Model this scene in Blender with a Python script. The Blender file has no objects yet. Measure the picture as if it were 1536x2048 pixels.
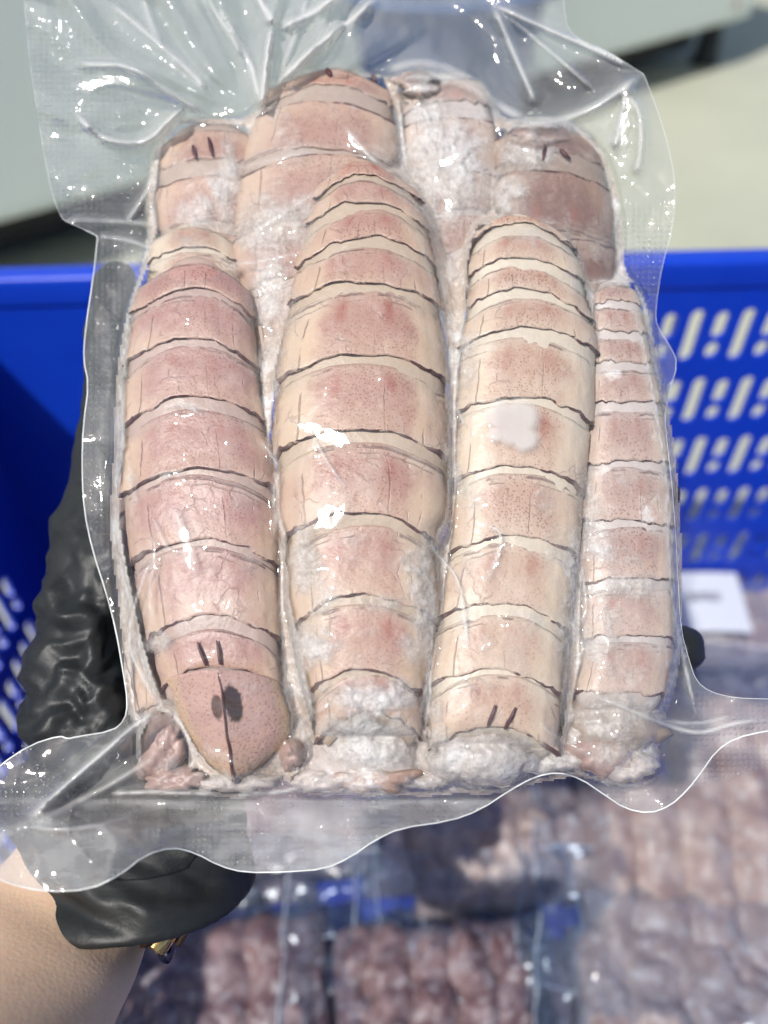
import bpy, bmesh, math, random
import numpy as np
from mathutils import Vector, Matrix

# ------------------------------------------------------------------ camera, sky, sun, exposure
scene = bpy.context.scene
S_PX = 0.00014            # metres per photo pixel at the pack
FPX = 1540.0              # focal length in photo pixels (1536 x 2048)
D0 = FPX * S_PX           # distance to the pack
CAM_H = 0.56
PITCH = 45.0
cam = bpy.data.cameras.new('camera')
cam_o = bpy.data.objects.new('camera', cam)
scene.collection.objects.link(cam_o)
cam_o.location = (0, 0, CAM_H)
cam_o.rotation_euler = (math.radians(PITCH), 0, 0)
cam.sensor_fit = 'VERTICAL'
cam.sensor_height = 36.0
cam.lens = 36.0 * FPX / 2048.0
cam.clip_start = 0.01
cam.clip_end = 60
cam.dof.use_dof = True
cam.dof.focus_distance = D0 - 0.010
cam.dof.aperture_fstop = cam.lens / 4.8
scene.camera = cam_o

SUN_CAM = Vector((-0.37, 0.31, 0.87)).normalized()      # towards the sun, in camera axes
R_CAM = Matrix.Rotation(math.radians(PITCH), 3, 'X')
SUN_W = R_CAM @ SUN_CAM
sun_el = math.asin(SUN_W.z)
sun_az = math.atan2(SUN_W.x, SUN_W.y)

world = bpy.data.worlds.new('World')
scene.world = world
world.use_nodes = True
wn = world.node_tree
wn.nodes.clear()
sky = wn.nodes.new('ShaderNodeTexSky')
sky.sky_type = 'NISHITA'
sky.sun_disc = False
sky.sun_elevation = sun_el
sky.sun_rotation = sun_az
sky.dust_density = 1.5
bg = wn.nodes.new('ShaderNodeBackground')
bg.inputs['Strength'].default_value = 0.10
wo = wn.nodes.new('ShaderNodeOutputWorld')
wn.links.new(sky.outputs[0], bg.inputs[0])
wn.links.new(bg.outputs[0], wo.inputs[0])

sun = bpy.data.lights.new('sun', 'SUN')
sun.energy = 3.9
sun.angle = math.radians(0.6)
sun.color = (1.0, 0.965, 0.915)
sun_o = bpy.data.objects.new('sun', sun)
scene.collection.objects.link(sun_o)
sun_o.rotation_euler = SUN_W.to_track_quat('Z', 'Y').to_euler()
sun_o.location = SUN_W * 5

vs = scene.view_settings
vs.view_transform = 'Standard'
vs.look = 'None'
vs.exposure = 0.13
vs.gamma = 1.0
vs.use_curve_mapping = False
cy = scene.cycles
cy.use_denoising = True
cy.adaptive_threshold = 0.06
cy.max_bounces = 6
cy.transparent_max_bounces = 16
cy.diffuse_bounces = 2
cy.glossy_bounces = 3
cy.transmission_bounces = 4
cy.caustics_reflective = False
cy.caustics_refractive = False
cy.sample_clamp_indirect = 6.0

rng = np.random.default_rng(7)
random.seed(7)
COL = scene.collection

# ------------------------------------------------------------------ helpers
Rm = np.array(R_CAM)

def tilt(py):
    """the pack leans: its lower end is nearer to the viewer"""
    return (np.asarray(py, float) - 1024.0) * S_PX * 0.20

def V(px, py, z, tilted=True):
    """photo pixel + height z (metres, towards the viewer) of the held pack -> world"""
    px = np.asarray(px, float); py = np.asarray(py, float); z = np.asarray(z, float)
    if tilted:
        z = z + tilt(py)
    d = D0 - z
    c = np.stack([(px - 768) / FPX * d, -(py - 1024) / FPX * d, -d * np.ones_like(px)], -1)
    return c @ Rm.T + np.array([0, 0, CAM_H])

def ray(px, py):
    c = np.array([(px - 768) / FPX, -(py - 1024) / FPX, -1.0])
    return Rm @ c

def at_z(px, py, zw):
    r = ray(px, py)
    t = (zw - CAM_H) / r[2]
    return r * t + np.array([0, 0, CAM_H])

TAB = np.random.default_rng(3).random((8, 256, 256))

def vnoise(x, y, k=0):
    x = np.asarray(x, float); y = np.asarray(y, float)
    xi = np.floor(x).astype(int); yi = np.floor(y).astype(int)
    fx = x - xi; fy = y - yi
    fx = fx * fx * (3 - 2 * fx); fy = fy * fy * (3 - 2 * fy)
    T = TAB[k % 8]
    a = T[xi % 256, yi % 256]; b = T[(xi + 1) % 256, yi % 256]
    c = T[xi % 256, (yi + 1) % 256]; d = T[(xi + 1) % 256, (yi + 1) % 256]
    return (a * (1 - fx) + b * fx) * (1 - fy) + (c * (1 - fx) + d * fx) * fy

def fbm(x, y, k=0, octv=4, gain=0.5):
    s = 0; a = 1; t = 0
    for i in range(octv):
        s = s + a * vnoise(x * 2 ** i + 17.3 * i, y * 2 ** i + 9.1 * i, k + i)
        t += a; a *= gain
    return s / t

def sstep(a, b, x):
    t = np.clip((x - a) / (b - a), 0, 1)
    return t * t * (3 - 2 * t)

def mesh_obj(name, verts, faces, mat=None, parent=None, smooth=True, uv=None, attrs=None, loc=None):
    """verts in world space; the origin goes to loc or to the parent's location"""
    verts = np.asarray(verts, float)
    if loc is None:
        loc = np.array(parent['_loc']) if parent is not None and '_loc' in parent else (
            np.zeros(3) if parent is not None else verts.mean(0))
    base = np.array(loc)
    me = bpy.data.meshes.new(name)
    me.from_pydata((verts - base).tolist(), [], [tuple(int(i) for i in f) for f in faces])
    if uv is not None:
        lay = me.uv_layers.new(name='UVMap')
        idx = np.empty(len(me.loops), dtype=np.int32)
        me.loops.foreach_get('vertex_index', idx)
        lay.data.foreach_set('uv', np.asarray(uv, float)[idx].astype(np.float32).ravel())
    if attrs:
        for k, a in attrs.items():
            at = me.attributes.new(k, 'FLOAT', 'POINT')
            at.data.foreach_set('value', np.asarray(a, np.float32).ravel())
    if smooth:
        me.polygons.foreach_set('use_smooth', [True] * len(me.polygons))
    me.update()
    o = bpy.data.objects.new(name, me)
    COL.objects.link(o)
    if mat is not None:
        me.materials.append(mat)
    if parent is not None:
        o.parent = parent
        if '_loc' not in parent:
            pass
    else:
        o.location = base
    o['_loc'] = [float(q) for q in base]
    return o

def empty(name, loc):
    o = bpy.data.objects.new(name, None)
    o.empty_display_size = 0.02
    COL.objects.link(o)
    o.location = loc
    o['_loc'] = [float(q) for q in loc]
    return o

def tag(o, label=None, cat=None, group=None, kind=None):
    if label: o['label'] = label
    if cat: o['category'] = cat
    if group: o['group'] = group
    if kind: o['kind'] = kind
    return o

def grid_faces(nu, nv, closed=False, off=0):
    """vertices stored row by row: index = i*nu + j, i in nv rows"""
    f = []
    for i in range(nv - 1):
        for j in range(nu if closed else nu - 1):
            a = i * nu + j; b = i * nu + (j + 1) % nu
            f.append((off + a, off + b, off + b + nu, off + a + nu))
    return f

def tube(points, r, n=6, cap=True):
    P = np.asarray(points, float)
    m = len(P)
    T = np.gradient(P, axis=0)
    T /= np.linalg.norm(T, axis=1)[:, None] + 1e-12
    ref = np.array([0.31, -0.62, 0.72]); ref /= np.linalg.norm(ref)
    A = np.cross(T, ref); A /= np.linalg.norm(A, axis=1)[:, None] + 1e-12
    B = np.cross(T, A)
    r = np.broadcast_to(np.asarray(r, float), (m,))
    vs_ = []
    for k in range(n):
        t = 2 * math.pi * k / n
        vs_.append(P + (A * math.cos(t) + B * math.sin(t)) * r[:, None])
    vv = np.stack(vs_, 1).reshape(-1, 3)
    f = grid_faces(n, m, True)
    if cap:
        f.append(tuple(range(n))[::-1]); f.append(tuple((m - 1) * n + k for k in range(n)))
    return vv, f

def resample(poly, step, closed=False):
    P = np.asarray(poly, float)
    if closed:
        P = np.vstack([P, P[:1]])
    seg = np.linalg.norm(np.diff(P, axis=0), axis=1)
    s = np.concatenate([[0], np.cumsum(seg)])
    n = max(2, int(s[-1] / step))
    t = np.linspace(0, s[-1], n + 1)
    return np.stack([np.interp(t, s, P[:, k]) for k in range(P.shape[1])], -1)

def smooth_poly(poly, it=2, closed=False):
    """Chaikin corner cutting"""
    P = np.asarray(poly, float)
    for _ in range(it):
        Q = []
        n = len(P)
        rg = range(n if closed else n - 1)
        if not closed: Q.append(P[0])
        for i in rg:
            a = P[i]; b = P[(i + 1) % n]
            Q.append(a * .75 + b * .25); Q.append(a * .25 + b * .75)
        if not closed: Q.append(P[-1])
        P = np.array(Q)
    return P

# ------------------------------------------------------------------ material helpers
class NT:
    def __init__(self, name):
        self.m = bpy.data.materials.new(name)
        self.m.use_nodes = True
        self.t = self.m.node_tree
        self.t.nodes.clear()
        self.out = self.n('ShaderNodeOutputMaterial')
    def n(self, typ, **kw):
        nd = self.t.nodes.new(typ)
        for k, v in kw.items():
            setattr(nd, k, v)
        return nd
    def set(self, sock, v):
        if isinstance(v, bpy.types.NodeSocket):
            self.t.links.new(v, sock)
        elif isinstance(v, (tuple, list)) and len(v) == 3 and sock.type == 'RGBA':
            sock.default_value = (*v, 1)
        else:
            sock.default_value = v
    def math(self, op, a, b=None, c=None, clamp=False):
        nd = self.n('ShaderNodeMath', operation=op, use_clamp=clamp)
        self.set(nd.inputs[0], a)
        if b is not None: self.set(nd.inputs[1], b)
        if c is not None: self.set(nd.inputs[2], c)
        return nd.outputs[0]
    def mixc(self, f, a, b, blend='MIX'):
        nd = self.n('ShaderNodeMix', data_type='RGBA', blend_type=blend)
        self.set(nd.inputs[0], f); self.set(nd.inputs[6], a); self.set(nd.inputs[7], b)
        return nd.outputs[2]
    def step(self, x, a, b, to0=0.0, to1=1.0):
        nd = self.n('ShaderNodeMapRange', interpolation_type='SMOOTHSTEP')
        self.set(nd.inputs[0], x)
        nd.inputs[1].default_value = a; nd.inputs[2].default_value = b
        nd.inputs[3].default_value = to0; nd.inputs[4].default_value = to1
        return nd.outputs[0]
    def noise(self, vec, scale, detail=4, rough=0.55, dist=0.0):
        nd = self.n('ShaderNodeTexNoise')
        if vec is not None: self.t.links.new(vec, nd.inputs['Vector'])
        nd.inputs['Scale'].default_value = scale
        nd.inputs['Detail'].default_value = detail
        nd.inputs['Roughness'].default_value = rough
        nd.inputs['Distortion'].default_value = dist
        return nd.outputs[0]
    def voronoi(self, vec, scale, feature='F1', rnd=1.0):
        nd = self.n('ShaderNodeTexVoronoi', feature=feature)
        if vec is not None: self.t.links.new(vec, nd.inputs['Vector'])
        nd.inputs['Scale'].default_value = scale
        nd.inputs['Randomness'].default_value = rnd
        return nd.outputs['Distance']
    def coord(self, which='Object'):
        return self.n('ShaderNodeTexCoord').outputs[which]
    def attr(self, name):
        return self.n('ShaderNodeAttribute', attribute_name=name).outputs['Fac']
    def bump(self, h, strength=0.3, dist=0.001, normal=None):
        nd = self.n('ShaderNodeBump')
        nd.inputs['Strength'].default_value = strength
        nd.inputs['Distance'].default_value = dist
        self.set(nd.inputs['Height'], h)
        if normal is not None: self.t.links.new(normal, nd.inputs['Normal'])
        return nd.outputs[0]
    def principled(self, **kw):
        nd = self.n('ShaderNodeBsdfPrincipled')
        for k, v in kw.items():
            self.set(nd.inputs[k], v)
        return nd
    def finish(self, shader):
        self.t.links.new(shader, self.out.inputs[0])
        return self.m

def simple_mat(name, col, rough=0.5, metal=0.0, bump_scale=None, bump_str=0.2, bump_dist=0.0005, var=0.0, var_scale=30, spec=0.5):
    m = NT(name)
    oc = m.coord()
    c = col
    if var:
        nf = m.noise(oc, var_scale, 5)
        c = m.mixc(nf, tuple(q * (1 - var) for q in col), tuple(min(1, q * (1 + var)) for q in col))
    kw = {'Base Color': c, 'Roughness': rough, 'Metallic': metal, 'Specular IOR Level': spec}
    if bump_scale:
        kw['Normal'] = m.bump(m.noise(oc, bump_scale, 5), bump_str, bump_dist)
    return m.finish(m.principled(**kw).outputs[0])

# ---- shell of a mantis shrimp -------------------------------------------------
def shell_mat(name, cream, pink, pinkness, sad=(0.42, 0.85), sidew=0.75, dark=(0.062, 0.018, 0.022), frost=0.0, blotch=0.6, line=1.0, band=None):
    m = NT(name)
    oc = m.coord('Object')
    uvn = m.n('ShaderNodeUVMap')
    sep = m.n('ShaderNodeSeparateXYZ')
    m.t.links.new(uvn.outputs[0], sep.inputs[0])
    u, v = sep.outputs[0], sep.outputs[1]
    au = m.math('ABSOLUTE', u)
    rnd = m.n('ShaderNodeObjectInfo').outputs['Random']
    n1 = m.noise(oc, 90, 4, 0.6)
    n2 = m.noise(oc, 300, 4, 0.6)
    n3 = m.noise(oc, 38, 3, 0.5)
    # central saddle of pigment, ragged sides
    edge = m.math('ADD', au, m.math('MULTIPLY', m.math('SUBTRACT', n1, 0.5), 0.55))
    saddle = m.step(edge, sad[0], sad[1], 1.0, 0.0)
    side = m.step(m.math('ADD', n3, m.math('MULTIPLY', n1, 0.3)), 0.46, 0.78)
    pk = m.math('ADD', m.math('MULTIPLY', saddle, 0.70), m.math('MULTIPLY', side, sidew), clamp=True)
    vfade = m.step(v, 0.35, 0.95, 1.0, 0.55)
    mpn = m.n('ShaderNodeMapping'); m.t.links.new(uvn.outputs[0], mpn.inputs[0])
    mpn.inputs['Scale'].default_value = (11.0, 1.6, 1)
    offn = m.n('ShaderNodeCombineXYZ'); m.set(offn.inputs[0], m.math('MULTIPLY', rnd, 50.0)); m.set(offn.inputs[1], m.math('MULTIPLY', rnd, 31.0))
    m.t.links.new(offn.outputs[0], mpn.inputs['Location'])
    streak = m.noise(mpn.outputs[0], 1.0, 4, 0.65)
    n4 = m.noise(oc, 520, 3, 0.75)
    grain = m.math('ADD', 0.20, m.math('ADD', m.math('MULTIPLY', streak, 0.95), m.math('MULTIPLY', n4, 0.65)))
    pk = m.math('MULTIPLY', m.math('MULTIPLY', m.math('MULTIPLY', pk, vfade), grain), pinkness, clamp=True)
    col = m.mixc(n3, tuple(q * 0.92 for q in cream), tuple(min(1, q * 1.06) for q in cream))
    # yellow ovals low on each side
    dx = m.math('SUBTRACT', au, 0.60); dy = m.math('SUBTRACT', v, 0.68)
    rr = m.math('SQRT', m.math('ADD', m.math('MULTIPLY', m.math('MULTIPLY', dx, dx), 16.0), m.math('MULTIPLY', m.math('MULTIPLY', dy, dy), 9.0)))
    oval = m.step(m.math('ADD', rr, m.math('MULTIPLY', n1, 0.25)), 0.75, 1.0, 0.55, 0.0)
    col = m.mixc(oval, col, tuple(q * k for q, k in zip(cream, (1.02, 0.98, 0.90))))
    col = m.mixc(pk, col, pink)
    front = m.math('MULTIPLY', m.step(m.math('ADD', v, m.math('MULTIPLY', m.math('SUBTRACT', n2, 0.5), 0.22)), 0.02, 0.26, 1.0, 0.0), m.step(au, 0.25, 0.75, 0.45, 1.0))
    col = m.mixc(m.math('MULTIPLY', front, 0.8), col, band or cream)
    # darker rusty blotches either side of the mid-line
    bx = m.math('SUBTRACT', au, 0.31); by = m.math('SUBTRACT', v, 0.30)
    br = m.math('SQRT', m.math('ADD', m.math('MULTIPLY', m.math('MULTIPLY', bx, bx), 46.0), m.math('MULTIPLY', m.math('MULTIPLY', by, by), 9.0)))
    bl = m.step(m.math('ADD', br, m.math('MULTIPLY', m.math('ADD', n2, m.math('MULTIPLY', n1, 0.8)), 0.7)), 0.55, 1.55, blotch, 0.0)
    col = m.mixc(m.math('MULTIPLY', m.math('MULTIPLY', bl, m.math('ADD', 0.35, rnd)), m.math('MULTIPLY', streak, 1.7), clamp=True), col, (0.33, 0.115, 0.085))
    # stipple of fine pigment dots
    vd = m.voronoi(oc, 1250, 'F1', 1.0)
    dots = m.math('MULTIPLY', m.step(m.math('ADD', vd, m.math('MULTIPLY', m.math('SUBTRACT', n1, 0.5), 0.5)), 0.20, 0.36, 0.75, 0.0), m.step(n3, 0.30, 0.62, 0.25, 1.0))
    dmask = m.math('MULTIPLY', dots, m.math('ADD', m.math('MULTIPLY', saddle, 0.75), 0.12))
    col = m.mixc(dmask, col, (0.20, 0.07, 0.06))
    # hair-fine wandering cracks
    vwarp = m.n('ShaderNodeVectorMath', operation='ADD')
    m.t.links.new(oc, vwarp.inputs[0])
    nwv = m.n('ShaderNodeTexNoise'); m.t.links.new(oc, nwv.inputs['Vector']); nwv.inputs['Scale'].default_value = 90; nwv.inputs['Detail'].default_value = 3
    scl = m.n('ShaderNodeVectorMath', operation='SCALE'); m.t.links.new(nwv.outputs['Color'], scl.inputs[0]); scl.inputs['Scale'].default_value = 0.012
    m.t.links.new(scl.outputs[0], vwarp.inputs[1])
    ve_ = m.voronoi(vwarp.outputs[0], 95, 'DISTANCE_TO_EDGE', 1.0)
    crack = m.math('MULTIPLY', m.step(ve_, 0.008, 0.030, 1.0, 0.0), m.step(n1, 0.50, 0.60, 0.0, 0.26))
    # dark worn line along the rear edge
    jag = m.math('MULTIPLY', m.math('SUBTRACT', n2, 0.5), 0.06)
    ve = m.math('ADD', v, jag)
    wide = m.step(m.noise(oc, 120, 3), 0.34, 0.72, 0.996, 0.955)
    wide = m.math('SUBTRACT', wide, m.math('MULTIPLY', m.step(au, 0.62, 0.92), m.math('MULTIPLY', n1, 0.075)))
    post = m.math('GREATER_THAN', ve, wide)
    brk = m.math('MAXIMUM', m.step(m.noise(oc, 130, 4, 0.65), 0.42, 0.50), m.step(au, 0.70, 0.85))
    post = m.math('MULTIPLY', m.math('MULTIPLY', post, brk), 0.95 * line)
    # thinner line near the front edge
    va = m.math('ABSOLUTE', m.math('SUBTRACT', m.math('ADD', v, m.math('MULTIPLY', jag, 0.8)), 0.055))
    ant = m.step(va, 0.012, 0.030, 1.0, 0.0)
    abrk = m.step(m.noise(oc, 80, 3, 0.7), 0.46, 0.56)
    ant = m.math('MULTIPLY', m.math('MULTIPLY', ant, abrk), 0.62 * line)
    va2 = m.math('ABSOLUTE', m.math('SUBTRACT', m.math('ADD', v, m.math('MULTIPLY', jag, 1.2)), 0.15))
    ant2 = m.math('MULTIPLY', m.step(va2, 0.004, 0.014, 1.0, 0.0), m.step(n1, 0.50, 0.6, 0.0, 0.45 * line))
    # long thin lines running head to tail
    wob = m.math('MULTIPLY', m.math('SUBTRACT', n1, 0.5), 0.10)
    l1 = m.math('ABSOLUTE', m.math('SUBTRACT', m.math('ADD', au, wob), m.math('ADD', 0.64, m.math('MULTIPLY', rnd, 0.12))))
    l1 = m.math('MULTIPLY', m.step(l1, 0.003, 0.013, 1.0, 0.0), m.math('MULTIPLY', m.step(v, 0.2, 0.32), m.step(m.math('ADD', n1, m.math('MULTIPLY', u, -0.10)), 0.44, 0.54, 0.0, 0.50 * line)))
    l2 = m.math('ABSOLUTE', m.math('SUBTRACT', m.math('ADD', au, wob), m.math('ADD', 0.10, m.math('MULTIPLY', m.math('FRACT', m.math('MULTIPLY', rnd, 7.3)), 0.22))))
    l2 = m.math('MULTIPLY', m.step(l2, 0.004, 0.013, 1.0, 0.0), m.math('MULTIPLY', m.step(v, 0.25, 0.4), m.step(m.math('ADD', n3, m.math('MULTIPLY', u, 0.12)), 0.48, 0.62, 0.0, 0.36 * line)))
    lines = m.math('MAXIMUM', m.math('MAXIMUM', m.math('MAXIMUM', post, crack), ant), m.math('MAXIMUM', m.math('MAXIMUM', l1, l2), ant2))
    col = m.mixc(lines, col, dark)
    veil = m.step(m.noise(oc, 85, 4, 0.72), 0.46, 0.78, 0.0, 0.34)
    col = m.mixc(veil, col, (0.70, 0.61, 0.53))
    if frost > 0:
        fr = m.step(m.math('ADD', m.noise(oc, 60, 6, 0.65), m.math('MULTIPLY', n2, 0.25)), 0.82 - 0.42 * frost, 0.98 - 0.40 * frost, 0.0, 0.85)
        col = m.mixc(fr, col, (0.80, 0.78, 0.75))
    h = m.math('ADD', m.math('MULTIPLY', n1, 0.6), m.math('MULTIPLY', n2, 0.35))
    h = m.math('SUBTRACT', h, m.math('MULTIPLY', lines, 0.5))
    b = m.bump(h, 0.7, 0.0011)
    p = m.principled(**{'Base Color': col, 'Roughness': 0.42, 'Normal': b, 'Coat Weight': 0.0})
    return m.finish(p.outputs[0])

def flesh_mat(name, col, var=0.15, frost=0.3):
    m = NT(name)
    oc = m.coord('Object')
    n = m.noise(oc, 140, 5, 0.6)
    c = m.mixc(n, tuple(q * (1 - var) for q in col), tuple(min(1, q * (1 + var)) for q in col))
    fr = m.step(m.noise(oc, 75, 6, 0.65), 0.66 - 0.35 * frost, 0.80 - 0.3 * frost, 0.0, 0.75)
    c = m.mixc(fr, c, (0.82, 0.80, 0.77))
    b = m.bump(m.noise(oc, 400, 5, 0.6), 0.5, 0.0006)
    p = m.principled(**{'Base Color': c, 'Roughness': 0.4, 'Normal': b, 'Coat Weight': 0.0})
    return m.finish(p.outputs[0])

def film_mat(name, tint=(0.97, 0.98, 0.98), haze0=0.05, rough=0.10, bump=0.35, hazecol=(0.90, 0.89, 0.86), emboss=True):
    m = NT(name)
    oc = m.coord('Object')
    haze = m.attr('haze')
    emb = m.attr('emboss')
    n1 = m.noise(oc, 125, 2, 0.45)
    uv = m.n('ShaderNodeUVMap').outputs[0]
    # pressed diamond pattern of the channelled film
    mp = m.n('ShaderNodeMapping')
    m.t.links.new(uv, mp.inputs[0])
    mp.inputs['Rotation'].default_value = (0, 0, 0.0)
    mp.inputs['Scale'].default_value = (135, 180, 1)
    vo = m.voronoi(mp.outputs[0], 1.0, 'F1', 0.25)
    cell = m.step(vo, 0.18, 0.52, 1.0, 0.0)
    b0 = m.bump(n1, bump, 0.0015)
    nd = m.n('ShaderNodeBump')
    nd.inputs['Distance'].default_value = 0.0006
    m.set(nd.inputs['Strength'], m.math('MULTIPLY', emb, 0.9))
    m.set(nd.inputs['Height'], cell)
    m.t.links.new(b0, nd.inputs['Normal'])
    b = nd.outputs[0] if emboss else b0
    tr = m.n('ShaderNodeBsdfTransparent'); m.set(tr.inputs[0], tint)
    df = m.n('ShaderNodeBsdfDiffuse'); m.set(df.inputs[0], hazecol); m.t.links.new(b, df.inputs['Normal'])
    tl = m.n('ShaderNodeBsdfTranslucent'); m.set(tl.inputs[0], hazecol)
    ms = m.n('ShaderNodeMixShader'); ms.inputs[0].default_value = 0.35
    m.t.links.new(df.outputs[0], ms.inputs[1]); m.t.links.new(tl.outputs[0], ms.inputs[2])
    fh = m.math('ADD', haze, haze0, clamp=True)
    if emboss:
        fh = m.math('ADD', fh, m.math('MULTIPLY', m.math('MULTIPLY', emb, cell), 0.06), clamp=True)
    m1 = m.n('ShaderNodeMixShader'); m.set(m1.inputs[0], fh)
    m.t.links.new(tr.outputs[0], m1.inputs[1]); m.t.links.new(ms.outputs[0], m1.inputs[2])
    gl = m.n('ShaderNodeBsdfGlossy'); gl.distribution = 'BECKMANN'; m.set(gl.inputs['Color'], (1, 1, 1)); gl.inputs['Roughness'].default_value = rough
    m.t.links.new(b, gl.inputs['Normal'])
    lw = m.n('ShaderNodeLayerWeight'); lw.inputs['Blend'].default_value = 0.5
    m.t.links.new(b, lw.inputs['Normal'])
    fr = m.math('ADD', 0.046, m.math('MULTIPLY', m.math('POWER', lw.outputs['Facing'], 4.0), 0.6), clamp=True)
    m2 = m.n('ShaderNodeMixShader'); m.set(m2.inputs[0], fr)
    m.t.links.new(m1.outputs[0], m2.inputs[1]); m.t.links.new(gl.outputs[0], m2.inputs[2])
    return m.finish(m2.outputs[0])

def frost_mat(name):
    m = NT(name)
    oc = m.coord('Object')
    den = m.attr('frost_amount')
    n1 = m.noise(oc, 130, 4, 0.7)
    n2 = m.noise(oc, 520, 3, 0.7)
    n3 = m.noise(oc, 48, 2, 0.6)
    n = m.math('ADD', m.math('MULTIPLY', n1, 0.7), m.math('MULTIPLY', n2, 0.3))
    thr = m.math('SUBTRACT', 0.98, m.math('MULTIPLY', den, 0.98))
    a = m.math('MULTIPLY', m.math('SUBTRACT', n, thr), 1.9, clamp=True)
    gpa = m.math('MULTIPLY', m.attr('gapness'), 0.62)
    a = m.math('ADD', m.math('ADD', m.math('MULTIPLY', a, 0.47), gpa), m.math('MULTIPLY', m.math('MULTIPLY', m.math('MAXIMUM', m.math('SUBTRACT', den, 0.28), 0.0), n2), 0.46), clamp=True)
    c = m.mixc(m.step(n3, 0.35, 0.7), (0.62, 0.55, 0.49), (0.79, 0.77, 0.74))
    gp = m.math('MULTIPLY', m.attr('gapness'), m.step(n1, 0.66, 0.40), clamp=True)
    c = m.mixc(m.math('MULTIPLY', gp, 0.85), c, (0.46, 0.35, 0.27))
    c = m.mixc(m.math('MULTIPLY', m.step(n2, 0.5, 0.75), 0.35), c, (0.92, 0.92, 0.92))
    b = m.bump(m.math('ADD', n1, m.math('MULTIPLY', n2, 0.45)), 0.7, 0.0014)
    p = m.principled(**{'Base Color': c, 'Roughness': 0.35, 'Normal': b, 'Coat Weight': 0.0})
    tr = m.n('ShaderNodeBsdfTransparent')
    ms = m.n('ShaderNodeMixShader'); m.set(ms.inputs[0], a)
    m.t.links.new(tr.outputs[0], ms.inputs[1]); m.t.links.new(p.outputs[0], ms.inputs[2])
    return m.finish(ms.outputs[0])

# ------------------------------------------------------------------ THE SETTING: floor
def floor_mat():
    m = NT('floor_concrete')
    oc = m.coord()
    n = m.noise(oc, 2.2, 8, 0.68); n2 = m.noise(oc, 40, 4)
    c = m.mixc(n, (0.33, 0.34, 0.26), (0.54, 0.54, 0.43))
    c = m.mixc(m.math('MULTIPLY', m.step(n2, 0.55, 0.75), 0.25), c, (0.35, 0.36, 0.30))
    return m.finish(m.principled(**{'Base Color': c, 'Roughness': 0.65, 'Normal': m.bump(n2, 0.2, 0.002)}).outputs[0])
FL = floor_mat()
fo = mesh_obj('floor', [(-12, -6, 0), (12, -6, 0), (12, 20, 0), (-12, 20, 0)], [(0, 1, 2, 3)], FL, smooth=False)
tag(fo, 'pale concrete floor under the crate', None, None, 'structure')

def box_mesh(lo, hi, bev=0.0, seg=2):
    bm = bmesh.new()
    bmesh.ops.create_cube(bm, size=1.0)
    lo = Vector(lo); hi = Vector(hi)
    for v in bm.verts:
        v.co = Vector((lo[k] + (v.co[k] + .5) * (hi[k] - lo[k]) for k in range(3)))
    if bev:
        bmesh.ops.bevel(bm, geom=list(bm.edges), offset=bev, segments=seg, affect='EDGES', profile=0.6)
    bm.verts.ensure_lookup_table()
    vv = np.array([v.co[:] for v in bm.verts]); ff = [[l.index for l in f.verts] for f in bm.faces]
    bm.free()
    return vv, ff

def xf(vv, origin, yaw):
    c, s = math.cos(yaw), math.sin(yaw)
    R = np.array([[c, -s, 0], [s, c, 0], [0, 0, 1]])
    return np.asarray(vv) @ R.T + np.array(origin)

# cabinet standing behind the crate on short feet
pA = at_z(0, 450, 0.10); pB = at_z(1500, 36, 0.10)
dirv = pB - pA
cab_yaw = math.atan2(dirv[1], dirv[0])
cab_len = math.hypot(dirv[0], dirv[1])
M_cab = simple_mat('cabinet_paint', (0.80, 0.86, 0.80), 0.35, var=0.06, var_scale=4, bump_scale=60, bump_str=0.05)
M_rub = simple_mat('black_rubber', (0.02, 0.02, 0.022), 0.6)
M_rust = simple_mat('rust_mark', (0.38, 0.20, 0.10), 0.7, var=0.3, var_scale=200)
cab = empty('cabinet', (pA[0], pA[1], 0.0))
tag(cab, 'pale green-white cabinet on short feet, blurred behind the crate', 'cabinet')
vv, ff = box_mesh((-1.2, 0, 0.10), (cab_len, 0.65, 0.92), 0.015, 3)
mesh_obj('body', xf(vv, (pA[0], pA[1], 0), cab_yaw), ff, M_cab, cab, smooth=False)
vv, ff = box_mesh((-1.15, 0.10, 0.03), (cab_len - .06, 0.60, 0.10), 0.004, 1)
mesh_obj('base_frame', xf(vv, (pA[0], pA[1], 0), cab_yaw), ff, M_rub, cab, smooth=False)
for fx in (-0.9, cab_len - 0.05):
    for fy in (0.06, 0.55):
        vv, ff = tube([(fx, fy, 0.0), (fx, fy, 0.02), (fx, fy, 0.099)], [0.035, 0.03, 0.022], 14)
        mesh_obj('foot', xf(vv, (pA[0], pA[1], 0), cab_yaw), ff, M_rub, cab)
pr = at_z(1455, 6, 0.13)
vv, ff = tube([(cab_len - .075, -0.001, 0.137), (cab_len - .075, 0.004, 0.137)], [0.010, 0.010], 14)
mesh_obj('rust_spot', xf(vv, (pA[0], pA[1], 0), cab_yaw), ff, M_rust, cab)

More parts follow.
